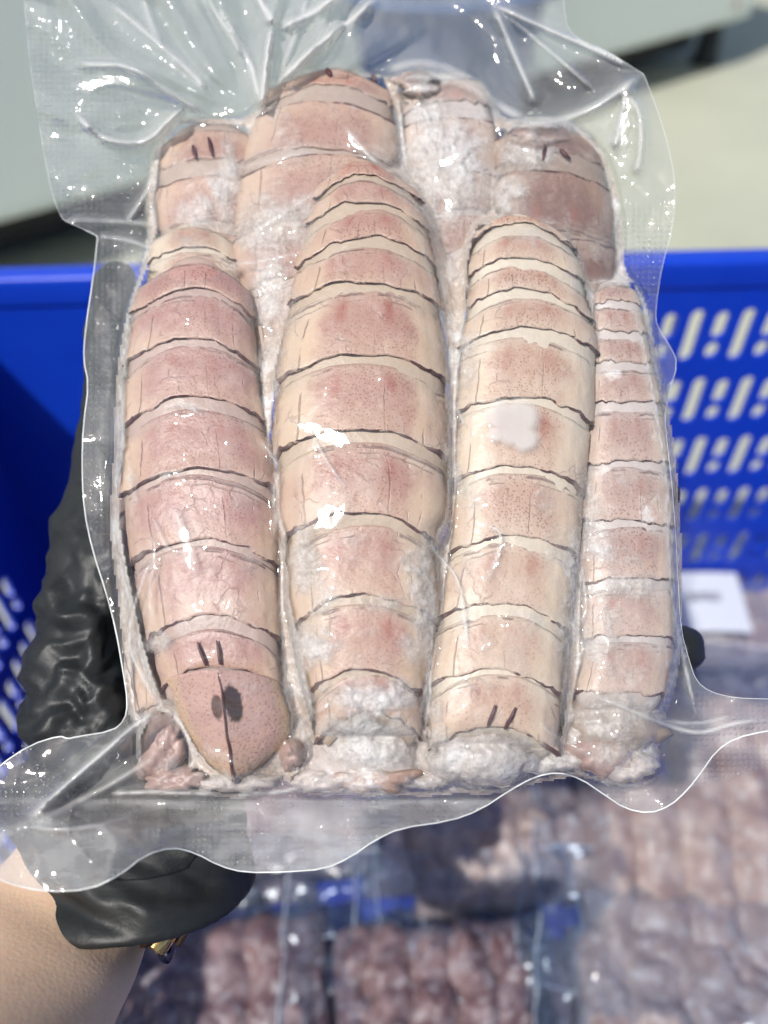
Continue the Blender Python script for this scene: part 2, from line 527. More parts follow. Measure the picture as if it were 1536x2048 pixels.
# tub added before the cabinet for the bluish area in the bag's top
tc = at_z(865, 330, 0.0)
TS = 1.35
M_tub = simple_mat('blue_grey_plastic', (0.05, 0.11, 0.27), 0.45, var=0.15, var_scale=12)
tub = empty('tub', tc)
tag(tub, 'blue-grey tub added for the bluish area seen through the top of the held bag', 'tub')
prof = [(0.085, 0.0), (0.09, 0.004), (0.115, 0.20), (0.118, 0.205), (0.124, 0.205), (0.124, 0.213), (0.112, 0.213), (0.110, 0.20), (0.084, 0.010), (0.001, 0.008)]
nn = 40
vv = [(tc[0] + 1.1 * TS * r * math.cos(2 * math.pi * k / nn), tc[1] + TS * r * math.sin(2 * math.pi * k / nn), TS * z) for (r, z) in prof for k in range(nn)]
mesh_obj('bowl', vv, grid_faces(nn, len(prof), True), M_tub, tub)
for sgn in (-1, 1):
    P = [(tc[0] + sgn * 0.180, tc[1] + q, 0.277) for q in (-0.04, -0.02, 0.0, 0.02, 0.04)]
    P = [(x + sgn * 0.018 * (1 - (q_ / 2) ** 2), y, z) for q_, (x, y, z) in zip((-2, -1, 0, 1, 2), P)]
    vv, ff = tube(resample(smooth_poly(P, 2), 0.006), 0.005, 8)
    mesh_obj('handle', vv, ff, M_tub, tub)

# ------------------------------------------------------------------ blue crate
CR_Z0, CR_Z1 = 0.012, 0.354
CR_YAW = math.radians(3.0)
def crate_mat():
    m = NT('blue_crate_plastic')
    oc = m.coord()
    n = m.noise(oc, 25, 5, 0.6); n2 = m.noise(oc, 220, 4)
    c = m.mixc(n, (0.0015, 0.036, 0.46), (0.004, 0.056, 0.60))
    c = m.mixc(m.math('MULTIPLY', m.step(n2, 0.58, 0.8), 0.25), c, (0.05, 0.10, 0.40))
    return m.finish(m.principled(**{'Base Color': c, 'Roughness': 0.38, 'Normal': m.bump(n2, 0.15, 0.0006)}).outputs[0])
M_blue = crate_mat()
YF = 0.385; XL = -0.245; XR = 0.355; YN = -0.15
crate = empty('plastic_crate', (0, 0.12, CR_Z0))
tag(crate, 'deep blue slotted plastic crate under the held pack', 'crate')

def slot_ring(w, h, n=24):
    """stadium outline centred at 0"""
    r = w / 2
    pts = []
    for k in range(n):
        t = 2 * math.pi * (k + 0.5) / n
        x, y = r * math.cos(t), r * math.sin(t)
        y += (h / 2 - r) * (1 if y > 0 else -1)
        pts.append((x, y))
    return pts

def wall_cell(verts, faces, x0, x1, z0, z1, slot, th):
    """one rectangular cell of wall in (x,z), with an optional slot (cx,cz,w,h) through it"""
    def add(p): verts.append(p); return len(verts) - 1
    if slot is None:
        a = [add((x, y, z)) for y in (0, th) for (x, z) in ((x0, z0), (x1, z0), (x1, z1), (x0, z1))]
        faces.append((a[0], a[1], a[2], a[3])); faces.append((a[7], a[6], a[5], a[4]))
        return
    cx, cz, w, h = slot
    ring = slot_ring(w, h)
    n = len(ring)
    outer = []
    for (x, y) in ring:
        dx, dy = x / (w / 2), y / (h / 2)
        m_ = max(abs(dx), abs(dy)) or 1
        dx, dy = dx / m_, dy / m_
        ox = cx + dx * ((x1 - cx) if dx > 0 else (cx - x0))
        oz = cz + dy * ((z1 - cz) if dy > 0 else (cz - z0))
        outer.append((ox, oz))
    # make sure that the four corners are met
    for (cxn, czn) in ((x0, z0), (x1, z0), (x1, z1), (x0, z1)):
        k = min(range(n), key=lambda q: (outer[q][0] - cxn) ** 2 + (outer[q][1] - czn) ** 2)
        outer[k] = (cxn, czn)
    I = [[add((cx + x, y, cz + z)) for (x, z) in ring] for y in (0, th)]
    O = [[add((x, y, z)) for (x, z) in outer] for y in (0, th)]
    for k in range(n):
        q = (k + 1) % n
        faces.append((O[0][k], O[0][q], I[0][q], I[0][k]))
        faces.append((O[1][q], O[1][k], I[1][k], I[1][q]))
        faces.append((I[0][k], I[0][q], I[1][q], I[1][k]))

def slotted_wall(name, length, z0, z1, th, rows, parent, place, m0=0.01, m1=0.01):
    verts, faces = [], []
    pitch = 0.0152
    ncol = int((length - m0 - m1) / pitch)
    mx = m0; mr = length - m0 - ncol * pitch
    # solid bands
    zs = [z0] + [e for r in rows for e in r] + [z1]
    for k in range(0, len(zs), 2):
        if zs[k + 1] > zs[k]:
            wall_cell(verts, faces, 0, length, zs[k], zs[k + 1], None, th)
    for ri, (a, b) in enumerate(rows):
        if mx > 1e-5:
            wall_cell(verts, faces, 0, mx, a, b, None, th)
            wall_cell(verts, faces, length - mr, length, a, b, None, th)
        for c in range(ncol):
            x0 = mx + c * pitch; x1 = x0 + pitch; cx = (x0 + x1) / 2
            H = b - a
            if (c + ri) % 2 == 0:
                wall_cell(verts, faces, x0, x1, a, b, (cx, (a + b) / 2, 0.0078, H * 0.80), th)
            else:
                zm = a + H * 0.42
                wall_cell(verts, faces, x0, x1, zm, b, (cx, (zm + b - H * 0.10) / 2 + H * 0.0, 0.0078, H * 0.40), th)
                wall_cell(verts, faces, x0, x1, a, zm, (cx, (a + H * 0.10 + zm) / 2, 0.0078, H * 0.25), th)
    W = place(np.array(verts))
    return mesh_obj(name, W, faces, M_blue, parent, smooth=False)

O_CR = np.array([0, 0, 0.0])
def crate_xf(vv):
    """yaw about the far-wall centre"""
    c, s = math.cos(CR_YAW), math.sin(CR_YAW)
    R = np.array([[c, -s, 0], [s, c, 0], [0, 0, 1]])
    p = np.asarray(vv) - np.array([0, YF, 0])
    return p @ R.T + np.array([0, YF, 0])
rows = [(0.312 - k * 0.0477 - 0.0215, 0.312 - k * 0.0477 + 0.0215) for k in range(5, -1, -1)]
TH = 0.003
slotted_wall('far_wall', XR - XL, CR_Z0, CR_Z1, TH, rows, crate, lambda v: crate_xf(v + np.array([XL, YF, 0])), 0.100, 0.03)
slotted_wall('near_wall', XR - XL, CR_Z0, CR_Z1, TH, rows, crate, lambda v: crate_xf(v + np.array([XL, YN - TH, 0])))
def side_place(x):
    return lambda v: crate_xf(np.stack([x - v[:, 1], YN + v[:, 0], v[:, 2]], -1))
slotted_wall('side_wall', YF - YN, CR_Z0, CR_Z1, TH, rows, crate, side_place(XL), 0.03, 0.045)
slotted_wall('side_wall', YF - YN, CR_Z0, CR_Z1, TH, rows, crate, side_place(XR + TH))
# rolled rim round the top
for (a, b) in (((XL - .012, YF - .001), (XR + .012, YF + .014)), ((XL - .012, YN - .014), (XR + .012, YN + .001)),
               ((XL - .014, YN + .0012), (XL + .001, YF - .0012)), ((XR - .001, YN + .0012), (XR + .014, YF - .0012))):
    vv, ff = box_mesh((a[0], a[1], CR_Z1 - 0.012), (b[0], b[1], CR_Z1 + 0.006), 0.003, 3)
    mesh_obj('rim', crate_xf(vv), ff, M_blue, crate, smooth=True)
vv, ff = box_mesh((XL + .0005, YN + .0005, CR_Z0 + .0005), (XR - .0005, YF - .0005, CR_Z0 + 0.005))
mesh_obj('base', crate_xf(vv), ff, M_blue, crate, smooth=False)
for kx in np.linspace(XL + 0.06, XR - 0.06, 5):       # upright ribs low outside the far wall
    vv, ff = box_mesh((kx - .002, YF + TH + .0003, CR_Z0), (kx + .002, YF + .011, CR_Z1 - 0.0122))
    mesh_obj('rib', crate_xf(vv), ff, M_blue, crate, smooth=False)
for kx in (XL + .02, XR - .02):
    for ky in (YN + .02, YF - .02):
        vv, ff = box_mesh((kx - .012, ky - .012, 0.0), (kx + .012, ky + .012, CR_Z0 - .0003), 0.002, 1)
        mesh_obj('foot', crate_xf(vv), ff, M_blue, crate, smooth=False)

# ------------------------------------------------------------------ other packs lying in the crate
def block_mat(name, a, b, c_):
    m = NT(name)
    oc = m.coord()
    n1 = m.noise(oc, 55, 5, 0.65, 0.5); n2 = m.noise(oc, 130, 4, 0.6); n3 = m.noise(oc, 22, 3)
    c = m.mixc(m.step(n1, 0.35, 0.62), a, b)
    c = m.mixc(m.math('MULTIPLY', m.step(n2, 0.52, 0.72), 0.8), c, c_)
    c = m.mixc(m.math('MULTIPLY', m.step(n3, 0.55, 0.75), 0.5), c, (0.30, 0.13, 0.10))
    return m.finish(m.principled(**{'Base Color': c, 'Roughness': 0.4, 'Normal': m.bump(n2, 0.6, 0.002)}).outputs[0])
BM = [block_mat('frozen_block_warm', (0.385, 0.251, 0.206), (0.551, 0.412, 0.340), (0.680, 0.600, 0.520)),
      block_mat('frozen_block_mauve', (0.138, 0.063, 0.063), (0.349, 0.224, 0.206), (0.588, 0.511, 0.475)),
      block_mat('frozen_block_grey', (0.330, 0.224, 0.197), (0.496, 0.376, 0.323), (0.661, 0.582, 0.520))]
M_bgfilm = film_mat('loose_pack_film', (0.88, 0.92, 0.97), 0.0, 0.26, 0.25, (0.46, 0.54, 0.66), emboss=False)

M_bead = simple_mat('pack_edge', (0.75, 0.79, 0.84), 0.3)
def bg_pack(label, px, py, zc, lx, ly, yaw, mi, seed, th=0.030, fl=0.030, pitch=0.0, haze=0.0, film_lift=0.004):
    c = at_z(px, py, zc + th * 0.6)
    c[2] = zc
    root = empty('frozen_pack', c)
    tag(root, label, 'frozen pack', 'packs lying in the crate')
    nx, ny = 64, 50
    U, W = np.meshgrid(np.linspace(-1, 1, nx), np.linspace(-1, 1, ny))
    X = U * lx / 2; Y = W * ly / 2
    e = np.clip(1 - np.abs(U) ** 8, 0, 1) ** 0.5 * np.clip(1 - np.abs(W) ** 8, 0, 1) ** 0.5
    k = 3 + seed % 3
    ridges = np.abs(np.sin((U + 0.12 * (vnoise(W * 3 + seed, U * 3, 1) - .5)) * k * math.pi / 2 + seed)) ** 0.5
    Z = th * e * (0.50 + 0.30 * ridges * (0.9 + 0.1 * np.sin(W * 19 + 3 * U)) + 0.45 * (fbm(U * 4 + seed, W * 4 + 3.3 * seed, 2, 4) - 0.4))
    X = X + 0.006 * (fbm(W * 3 + seed, U, 4) - .5); Y = Y + 0.010 * (fbm(U * 3 + seed, W, 5) - .5)
    def place(x, y, z):
        P = np.stack([x.ravel(), y.ravel(), z.ravel()], -1)
        cp, sp = math.cos(pitch), math.sin(pitch)
        P = np.stack([P[:, 0], P[:, 1] * cp - P[:, 2] * sp, P[:, 1] * sp + P[:, 2] * cp + abs(sp) * ly / 2], -1)
        return xf(P, c, yaw)
    top = place(X, Y, Z); bot = place(X * 0.98, Y * 0.98, np.zeros_like(Z) + 0.0006)
    f = grid_faces(nx, ny); n = nx * ny
    faces = f + [tuple(q + n for q in g[::-1]) for g in f]
    rim = [j for j in range(nx)] + [i * nx + nx - 1 for i in range(1, ny)] + [(ny - 1) * nx + j for j in range(nx - 2, -1, -1)] + [i * nx for i in range(ny - 2, 0, -1)]
    for a, b in zip(rim, rim[1:] + rim[:1]):
        faces.append((a, a + n, b + n, b))
    mesh_obj('frozen_block', np.vstack([top, bot]), faces, BM[mi], root)
    # film: block top plus a loose wavy flange
    nx2, ny2 = 90, 76
    U2, W2 = np.meshgrid(np.linspace(-1, 1, nx2), np.linspace(-1, 1, ny2))
    FX = lx / 2 + fl; FY = ly / 2 + fl * 1.3
    x = U2 * FX; y = W2 * FY
    ox = np.maximum(np.abs(x) - lx / 2, 0); oy = np.maximum(np.abs(y) - ly / 2, 0)
    d = np.sqrt(ox ** 2 + oy ** 2)
    uu = np.clip(x / (lx / 2), -1, 1); ww = np.clip(y / (ly / 2), -1, 1)
    base = th * (0.95 + 0.12 * fbm(uu * 3 + seed, ww * 3, 3))
    drop = sstep(0.0, fl * 0.8, d)
    z = base * (1 - drop) + drop * (th * 0.35 + film_lift)
    z = z + drop * 0.016 * (fbm(x * 40 + seed * 3, y * 40, 6, 3) - 0.35) + 0.003
    cr = fbm(x * 55 + seed, y * 55, 1, 3)
    crease = np.exp(-((cr - 0.5) / 0.018) ** 2)
    z = z + 0.0016 * crease
    x = x + 0.006 * drop * (fbm(y * 30, x * 10 + seed, 2) - .5) * 2
    y = y + 0.006 * drop * (fbm(x * 30, y * 10 + seed, 3) - .5) * 2
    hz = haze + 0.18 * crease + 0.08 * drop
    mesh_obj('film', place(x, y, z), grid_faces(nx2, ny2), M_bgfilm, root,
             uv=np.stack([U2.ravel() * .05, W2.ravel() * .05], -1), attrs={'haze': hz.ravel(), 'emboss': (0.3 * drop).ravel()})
    rim2 = [j for j in range(nx2)] + [i * nx2 + nx2 - 1 for i in range(1, ny2)] + [(ny2 - 1) * nx2 + j for j in range(nx2 - 2, -1, -1)] + [i * nx2 for i in range(ny2 - 2, 0, -1)]
    W_ = place(x, y, z)[rim2]
    vv_, ff_ = tube(np.vstack([W_, W_[:1]]), 0.0004, 5, cap=False)
    mesh_obj('edge_bead', vv_, ff_, M_bead, root)
    return root, c

ZB = CR_Z0 + 0.0065
pk, _ = bg_pack('sunlit pinkish frozen pack at the right, below the lifted corner of the held bag', 1400, 1640, ZB + 0.042, 0.15, 0.19, -0.10, 0, 11, th=0.034, pitch=0.04)
bg_pack('small cream and rust frozen pack seen just below the held bag hem', 1000, 1640, ZB + 0.036, 0.12, 0.10, 0.10, 0, 5, th=0.034, fl=0.035)
bg_pack('dark mauve frozen pack at the bottom middle of the picture', 880, 2020, ZB + 0.038, 0.115, 0.095, 0.06, 1, 8, th=0.034, fl=0.028)
bg_pack('greyish pink frozen pack in the bottom right corner of the picture', 1395, 2060, ZB + 0.040, 0.125, 0.105, -0.08, 2, 13, th=0.034, fl=0.028)
bg_pack('dark frozen pack beside the forearm at the bottom left', 450, 2050, ZB + 0.034, 0.115, 0.11, 0.12, 1, 21, th=0.032, fl=0.03)
bg_pack('frozen pack lying against the far crate wall with a white printed label', 1400, 1230, ZB + 0.030, 0.17, 0.09, 0.05, 2, 17, th=0.030, fl=0.03, haze=0.18)
lab_parent = bpy.data.objects[-1] if False else [o for o in COL.objects if o.name.startswith('frozen_pack')][-1]
bg_pack('frozen pack hidden behind the hand near the left crate wall', 500, 1450, ZB + 0.026, 0.18, 0.20, 0.0, 1, 3, th=0.03)
bg_pack('frozen pack lying between the hand and the far crate wall', 800, 1330, ZB + 0.020, 0.19, 0.16, 0.05, 2, 9, th=0.03)
k0 = 0
for gx, gy, nm in ((-0.14, 0.28, 'far left'), (0.06, 0.28, 'far middle'), (0.255, 0.28, 'far right'),
                   (-0.14, 0.05, 'near left'), (0.06, 0.05, 'near middle'), (0.255, 0.05, 'near right')):
    # bottom layer, glimpsed between the packs above
    c = Vector((gx, gy, ZB))
    root = empty('frozen_pack', c)
    tag(root, 'frozen pack in the bottom layer of the crate, ' + nm + ' of the six', 'frozen pack', 'packs lying in the crate')
    nx, ny = 40, 40
    U, W = np.meshgrid(np.linspace(-1, 1, nx), np.linspace(-1, 1, ny))
    e = np.clip(1 - np.abs(U) ** 8, 0, 1) ** 0.5 * np.clip(1 - np.abs(W) ** 8, 0, 1) ** 0.5
    Z = 0.0235 * e * (0.75 + 0.3 * (fbm(U * 4 + gx * 30, W * 4 + gy * 20, 2) - .4))
    P = np.stack([(gx + U * 0.085).ravel(), (gy + W * 0.10).ravel(), (ZB + Z).ravel()], -1)
    mesh_obj('frozen_block', crate_xf(P), grid_faces(nx, ny), BM[1], root)
    x = U * 0.094; y = W * 0.112
    z = 0.024 + 0.004 * fbm(U * 4 + gx * 9, W * 4, 4) - 0.012 * sstep(0.9, 1.0, np.maximum(np.abs(U), np.abs(W)))
    mesh_obj('film', crate_xf(np.stack([(gx + x).ravel(), (gy + y).ravel(), (ZB + z).ravel()], -1)), grid_faces(nx, ny), M_bgfilm, root,
             uv=np.stack([U.ravel() * .05, W.ravel() * .05], -1), attrs={'haze': (0.03 + 0 * U).ravel(), 'emboss': (0 * U).ravel()})

# white label with unreadable print on the pack by the far wall
def label_mat():
    m = NT('printed_label')
    uv = m.n('ShaderNodeUVMap').outputs[0]
    sp = m.n('ShaderNodeSeparateXYZ'); m.t.links.new(uv, sp.inputs[0])
    inx = m.math('MULTIPLY', m.math('GREATER_THAN', sp.outputs[0], 0.30), m.math('LESS_THAN', sp.outputs[0], 0.72))
    iny = m.math('MULTIPLY', m.math('GREATER_THAN', sp.outputs[1], 0.50), m.math('LESS_THAN', sp.outputs[1], 0.66))
    mp = m.n('ShaderNodeMapping'); m.t.links.new(uv, mp.inputs[0]); mp.inputs['Scale'].default_value = (70, 3, 1)
    nz = m.noise(mp.outputs[0], 1.0, 1)
    k = m.math('MULTIPLY', m.math('MULTIPLY', inx, iny), m.math('GREATER_THAN', nz, 0.48))
    c = m.mixc(k, (0.60, 0.63, 0.68), (0.10, 0.10, 0.12))
    return m.finish(m.principled(**{'Base Color': c, 'Roughness': 0.4}).outputs[0])
lp = at_z(1408, 1205, ZB + 0.074)
nx = 8
U, W = np.meshgrid(np.linspace(0, 1, nx), np.linspace(0, 1, nx))
P = np.stack([(lp[0] + (U - .5) * 0.062).ravel(), (lp[1] + (W - .5) * 0.050).ravel(), (lp[2] + 0.0015 * np.sin(U * 3) + 0.010 * (W - .5)).ravel()], -1)
mesh_obj('printed_label', P, grid_faces(nx, nx), label_mat(), lab_parent, uv=np.stack([U.ravel(), W.ravel()], -1))

# ------------------------------------------------------------------ the arm and the gloved hand behind the pack
def loft(rings, n=28, cap=True, zoff=0.0, flat0=False):
    """rings: (cx,cy,cz, ax,ay,az, bx,by,bz) - centre and two half-axis vectors; px,px,mm"""
    R = np.array(rings, float)
    m = len(R)
    # smooth resample along the loft
    t = np.arange(m); tt = np.linspace(0, m - 1, (m - 1) * 6 + 1)
    def cr(col):
        p = np.concatenate([[2 * col[0] - col[1]], col, [2 * col[-1] - col[-2]]])
        i = np.minimum(tt.astype(int), m - 2); f = tt - i
        p0, p1, p2, p3 = p[i], p[i + 1], p[i + 2], p[i + 3]
        return 0.5 * ((2 * p1) + (-p0 + p2) * f + (2 * p0 - 5 * p1 + 4 * p2 - p3) * f ** 2 + (-p0 + 3 * p1 - 3 * p2 + p3) * f ** 3)
    Q = np.stack([cr(R[:, k]) for k in range(9)], -1)
    if cap:   # rounded ends
        def endcap(q, d, n_=4):
            out = []
            for k in range(1, n_ + 1):
                a = k / n_ * math.pi / 2
                r = q.copy(); s = max(math.cos(a), 0.04)
                L = min(np.hypot(q[3], q[4]), 1e3)
                r[:3] = q[:3] + d * math.sin(a) * 0.8
                r[3:] = q[3:] * s
                out.append(r)
            return out
        def dvec(a, b, q):
            v = a[:3] - b[:3]; vm = np.array([v[0], v[1], v[2] / (S_PX * 1000)])
            L = np.linalg.norm(vm) + 1e-9
            rad = 0.5 * (np.linalg.norm([q[3], q[4], q[5] / (S_PX * 1000)]) + np.linalg.norm([q[6], q[7], q[8] / (S_PX * 1000)]))
            vm = vm / L * rad
            return np.array([vm[0], vm[1], vm[2] * S_PX * 1000])
        s = endcap(Q[0], dvec(Q[0], Q[1], Q[0])); e = endcap(Q[-1], dvec(Q[-1], Q[-2], Q[-1]))
        if flat0:
            q = Q[0].copy(); q[3:] *= 0.05; s = [q]
        Q = np.vstack([np.array(s[::-1]), Q, np.array(e)])
    th = np.linspace(0, 2 * math.pi, n, endpoint=False)
    c_, s_ = np.cos(th), np.sin(th)
    P = Q[:, None, 0:3] + Q[:, None, 3:6] * c_[None, :, None] + Q[:, None, 6:9] * s_[None, :, None]
    vv = V(P[..., 0].ravel(), P[..., 1].ravel(), P[..., 2].ravel() * 1e-3 + zoff)
    f = grid_faces(n, len(Q), True)
    f.append(tuple(range(n))[::-1]); f.append(tuple((len(Q) - 1) * n + k for k in range(n)))
    return vv, f

def join(parts):
    vv, ff, off = [], [], 0
    for v, f in parts:
        vv.append(v); ff += [tuple(i + off for i in g) for g in f]; off += len(v)
    return np.vstack(vv), ff

def skin_mat():
    m = NT('skin')
    oc = m.coord()
    n = m.noise(oc, 25, 4); n2 = m.noise(oc, 700, 4, 0.6); n3 = m.noise(oc, 180, 3)
    c = m.mixc(n, (0.80, 0.545, 0.37), (0.86, 0.60, 0.42))
    c = m.mixc(m.math('MULTIPLY', m.step(n3, 0.55, 0.75), 0.18), c, (0.55, 0.30, 0.20))
    vo = m.voronoi(oc, 900, 'F1', 1.0)
    hairs = m.n('ShaderNodeMapping'); m.t.links.new(oc, hairs.inputs[0]); hairs.inputs['Scale'].default_value = (900, 160, 900); hairs.inputs['Rotation'].default_value = (0.3, 0.2, 0.5)
    hn = m.noise(hairs.outputs[0], 1.0, 2)
    c = m.mixc(m.math('MULTIPLY', m.step(hn, 0.66, 0.74), 0.16), c, (0.35, 0.20, 0.13))
    b = m.bump(m.math('ADD', vo, n2), 0.16, 0.0003)
    return m.finish(m.principled(**{'Base Color': c, 'Roughness': 0.45, 'Normal': b, 'Subsurface Weight': 0.15, 'Subsurface Scale': 0.003}).outputs[0])
def glove_mat():
    m = NT('black_nitrile')
    oc = m.coord()
    n1 = m.noise(oc, 160, 4, 0.6, 0.8); n2 = m.noise(oc, 1600, 2)
    h = m.math('ADD', n1, m.math('MULTIPLY', n2, 0.08))
    c = m.mixc(n1, (0.011, 0.012, 0.012), (0.022, 0.024, 0.024))
    return m.finish(m.principled(**{'Base Color': c, 'Roughness': 0.48, 'Specular IOR Level': 0.38,
                                    'Normal': m.bump(h, 0.25, 0.0010)}).outputs[0])
# forearm: along the limb, out past the lower left of the frame
arm_rings = []
for (x, y, z, r) in ((250, 1560, -40, 100), (220, 1660, -34, 130), (150, 1800, -24, 165), (92, 1880, -14, 196), (40, 1965, -3, 208), (-40, 2120, 16, 225), (-130, 2300, 38, 240), (-230, 2480, 62, 255)):
    arm_rings.append((x, y, z, .90 * r, .42 * r, 0, -.20 * r * .3, .20 * r * .6, r * .62 * S_PX * 1000))
av, af = loft(arm_rings, 40)
arm_loc = V(37, 1965, 0.015)
person = mesh_obj('person', av, af, skin_mat(), None, loc=arm_loc)
tag(person, 'bare forearm with a black gloved hand holding up the pack from behind', 'person')

pal = [
    # cuff: end ring low and near, then up into the palm
    ((262, 1775, -26, 240, -18, 0, -24, 108, 24), (266, 1760, -26, 240, -18, 0, -22, 100, 25), (270, 1730, -27, 232, -14, 0, -18, 80, 24), (262, 1650, -28, 236, 0, 0, 0, 50, 22),
     (258, 1560, -32, 250, 0, 0, 0, 30, 20), (380, 1430, -38, 260, 20, 0, 0, 20, 17), (520, 1290, -46, 270, 60, 0, 0, 10, 15),
     (640, 1190, -48, 215, 90, 0, 0, 8, 13)),
]
thumb = [((215, 1530, -22, 150, 10, 0, 0, 20, 16), (146, 1440, -22, 124, 5, 0, 0, 20, 15), (156, 1300, -24, 100, 8, 0, 0, 10, 14), (176, 1150, -25, 88, 8, 0, 0, 8, 13),
          (192, 1010, -25, 78, 8, 0, 0, 6, 12), (203, 960, -25, 64, 8, 0, 0, 6, 11), (212, 830, -25, 54, 4, 0, 0, 4, 10), (222, 690, -25, 52, 2, 0, 0, 4, 10), (228, 590, -25, 46, 0, 0, 0, 4, 9), (230, 560, -25, 38, 0, 0, 0, 4, 7.5))]
def finger(pts, r):
    out = []
    for (x, y, z, k) in pts:
        out.append((x, y, z, 0, r * k, 0, 0, 0, r * k * S_PX * 1000))
    return out
def finger_wrap(pts, r):
    """round tube following a 3-D path (px,px,mm)"""
    P = resample(smooth_poly(np.array([[a, b, c / (S_PX * 1000)] for (a, b, c) in pts]), 2), 18)
    rr = np.full(len(P), r * S_PX)
    k = min(6, len(P))
    for i in range(k):
        rr[-1 - i] *= math.sqrt(max(1 - (1 - i / k) ** 2.2, 0.03))
        rr[i] *= 1.0
    W = V(P[:, 0], P[:, 1], P[:, 2] * S_PX)
    return tube(W, rr * 1.12, 18)
fing = [finger_wrap([(700, 1120, -46), (980, 930, -46), (1180, 850, -40), (1262, 824, -30), (1288, 815, -19), (1296, 813, -10)], 52),
        finger_wrap([(740, 1210, -47), (1040, 1060, -47), (1220, 1000, -42), (1295, 985, -32), (1314, 982, -22), (1316, 980, -12)], 48),
        finger_wrap([(740, 1310, -47), (1050, 1300, -47), (1270, 1300, -44), (1345, 1300, -34), (1368, 1302, -22), (1372, 1303, -12)], 50),
        finger_wrap([(680, 1400, -46), (940, 1430, -46), (1130, 1430, -44), (1190, 1430, -40)], 46)]
tq = np.linspace(0, 2 * math.pi, 90)
bead = tube(V(262 + 236 * np.cos(tq) - 24 * np.sin(tq), 1775 - 18 * np.cos(tq) + 106 * np.sin(tq), (-26 + 23.5 * np.sin(tq)) * 1e-3), 0.0021, 10, cap=False)
gv, gf = join([loft(pal[0], 36, flat0=True), loft(thumb[0], 30), bead] + fing)
me = bpy.data.meshes.new('tmp_glove'); me.from_pydata(gv.tolist(), [], gf); me.update()
to = bpy.data.objects.new('tmp_glove', me); COL.objects.link(to)
md = to.modifiers.new('r', 'REMESH'); md.mode = 'VOXEL'; md.voxel_size = 0.0011
md = to.modifiers.new('s', 'SMOOTH'); md.iterations = 6; md.factor = 0.6
dg = bpy.context.evaluated_depsgraph_get()
ev = to.evaluated_get(dg); em = ev.to_mesh()
n = len(em.vertices)
co = np.empty(n * 3, np.float32); em.vertices.foreach_get('co', co); co = co.reshape(-1, 3).astype(float)
no = np.empty(n * 3, np.float32); em.vertices.foreach_get('normal', no); no = no.reshape(-1, 3).astype(float)
fcs = [tuple(p.vertices) for p in em.polygons]
ev.to_mesh_clear()
bpy.data.objects.remove(to); bpy.data.meshes.remove(me)
# creases: loose rubber, ridged folds running across the thumb base and round the cuff
cl = (co - np.array([0, 0, CAM_H])) @ Rm
px = cl[:, 0] / -cl[:, 2] * FPX + 768; py = -cl[:, 1] / -cl[:, 2] * FPX + 1024
def ridged(x, y, k):
    return 1 - np.abs(2 * fbm(x, y, k, 2) - 1) * 2.6
def trinoise(x, y, k):
    q = (x + y) * 0.366
    X, Y = x + q, y + q
    i = np.floor(X).astype(int); j = np.floor(Y).astype(int); fx = X - i; fy = Y - j
    T = TAB[k % 8]; g = lambda a, b: T[a % 256, b % 256]
    v0, v1, a, b = g(i, j), g(i + 1, j + 1), g(i + 1, j), g(i, j + 1)
    return np.where(fx > fy, v0 * (1 - fx) + a * (fx - fy) + v1 * fy, v0 * (1 - fy) + b * (fy - fx) + v1 * fx)
wx = px + 60 * fbm(px / 120, py / 120, 1); wy = py + 60 * fbm(px / 120 + 7, py / 120, 2)
r1 = ridged((wx * .8 + wy * .6) / 330, (wy * .8 - wx * .6) / 130, 3)
r2 = ridged((wx * .7 - wy * .7) / 150, (wx * .7 + wy * .7) / 360, 5)
loose = 0.35 + 0.65 * sstep(1000, 1250, py) * (1 - sstep(420, 520, px) * (py < 1700))
cuffz = sstep(1600, 1700, py)
amp = 0.0034 * loose
dsp = amp * (np.clip(r1, -.5, 1) * 0.8 + np.clip(r2, -.5, 1) * 0.6)
ang = np.sin((py - 0.35 * px) / 17.0 + 3 * fbm(px / 90, py / 90, 4))
dsp += cuffz * 0.0022 * ang * fbm(px / 70, py / 200, 6)
wa = px + 34 * (fbm(px / 70, py / 70, 2, 2) - .5); wb = py + 34 * (fbm(px / 70 + 4, py / 70, 3, 2) - .5)
crum = 0.0058 * (trinoise((wa * .9 + wb * .45) / 120, (wb * .9 - wa * .45) / 84, 1) - .5) + 0.0034 * (trinoise((wa - wb) / 62, (wa + wb) / 54, 4) - .5) + 0.0016 * (trinoise((wa + .3 * wb) / 30, (wb - .3 * wa) / 26, 6) - .5)
sweep = np.sin((py * 0.9 - px * 0.42 + 0.0006 * (px - 250) ** 2) / 24.0 + 2.6 * fbm(px / 150, py / 110, 4, 2))
soft = 0.0016 * np.sign(sweep) * np.abs(sweep) ** 0.7 * (0.25 + 1.1 * fbm(px / 130 + 3, py / 130, 6, 2)) + 0.0040 * (fbm((px + .5 * py) / 150, (py - .5 * px) / 60, 1, 2) - .5)
lip = sstep(1885, 1840, py + 0.0022 * (px - 230) ** 2)
dsp = (dsp * 0.12 + crum * loose * 1.15) * (1 - cuffz) + soft * cuffz * (0.15 + 0.85 * lip)
dsp = dsp + 0.0016 * (trinoise(px / 34, py / 40, 2) - .5) * sstep(1250, 1300, px)
co = co + no * dsp[:, None]
glove = mesh_obj('glove', co, fcs, glove_mat(), person)
glove['label'] = 'crumpled black rubber glove'

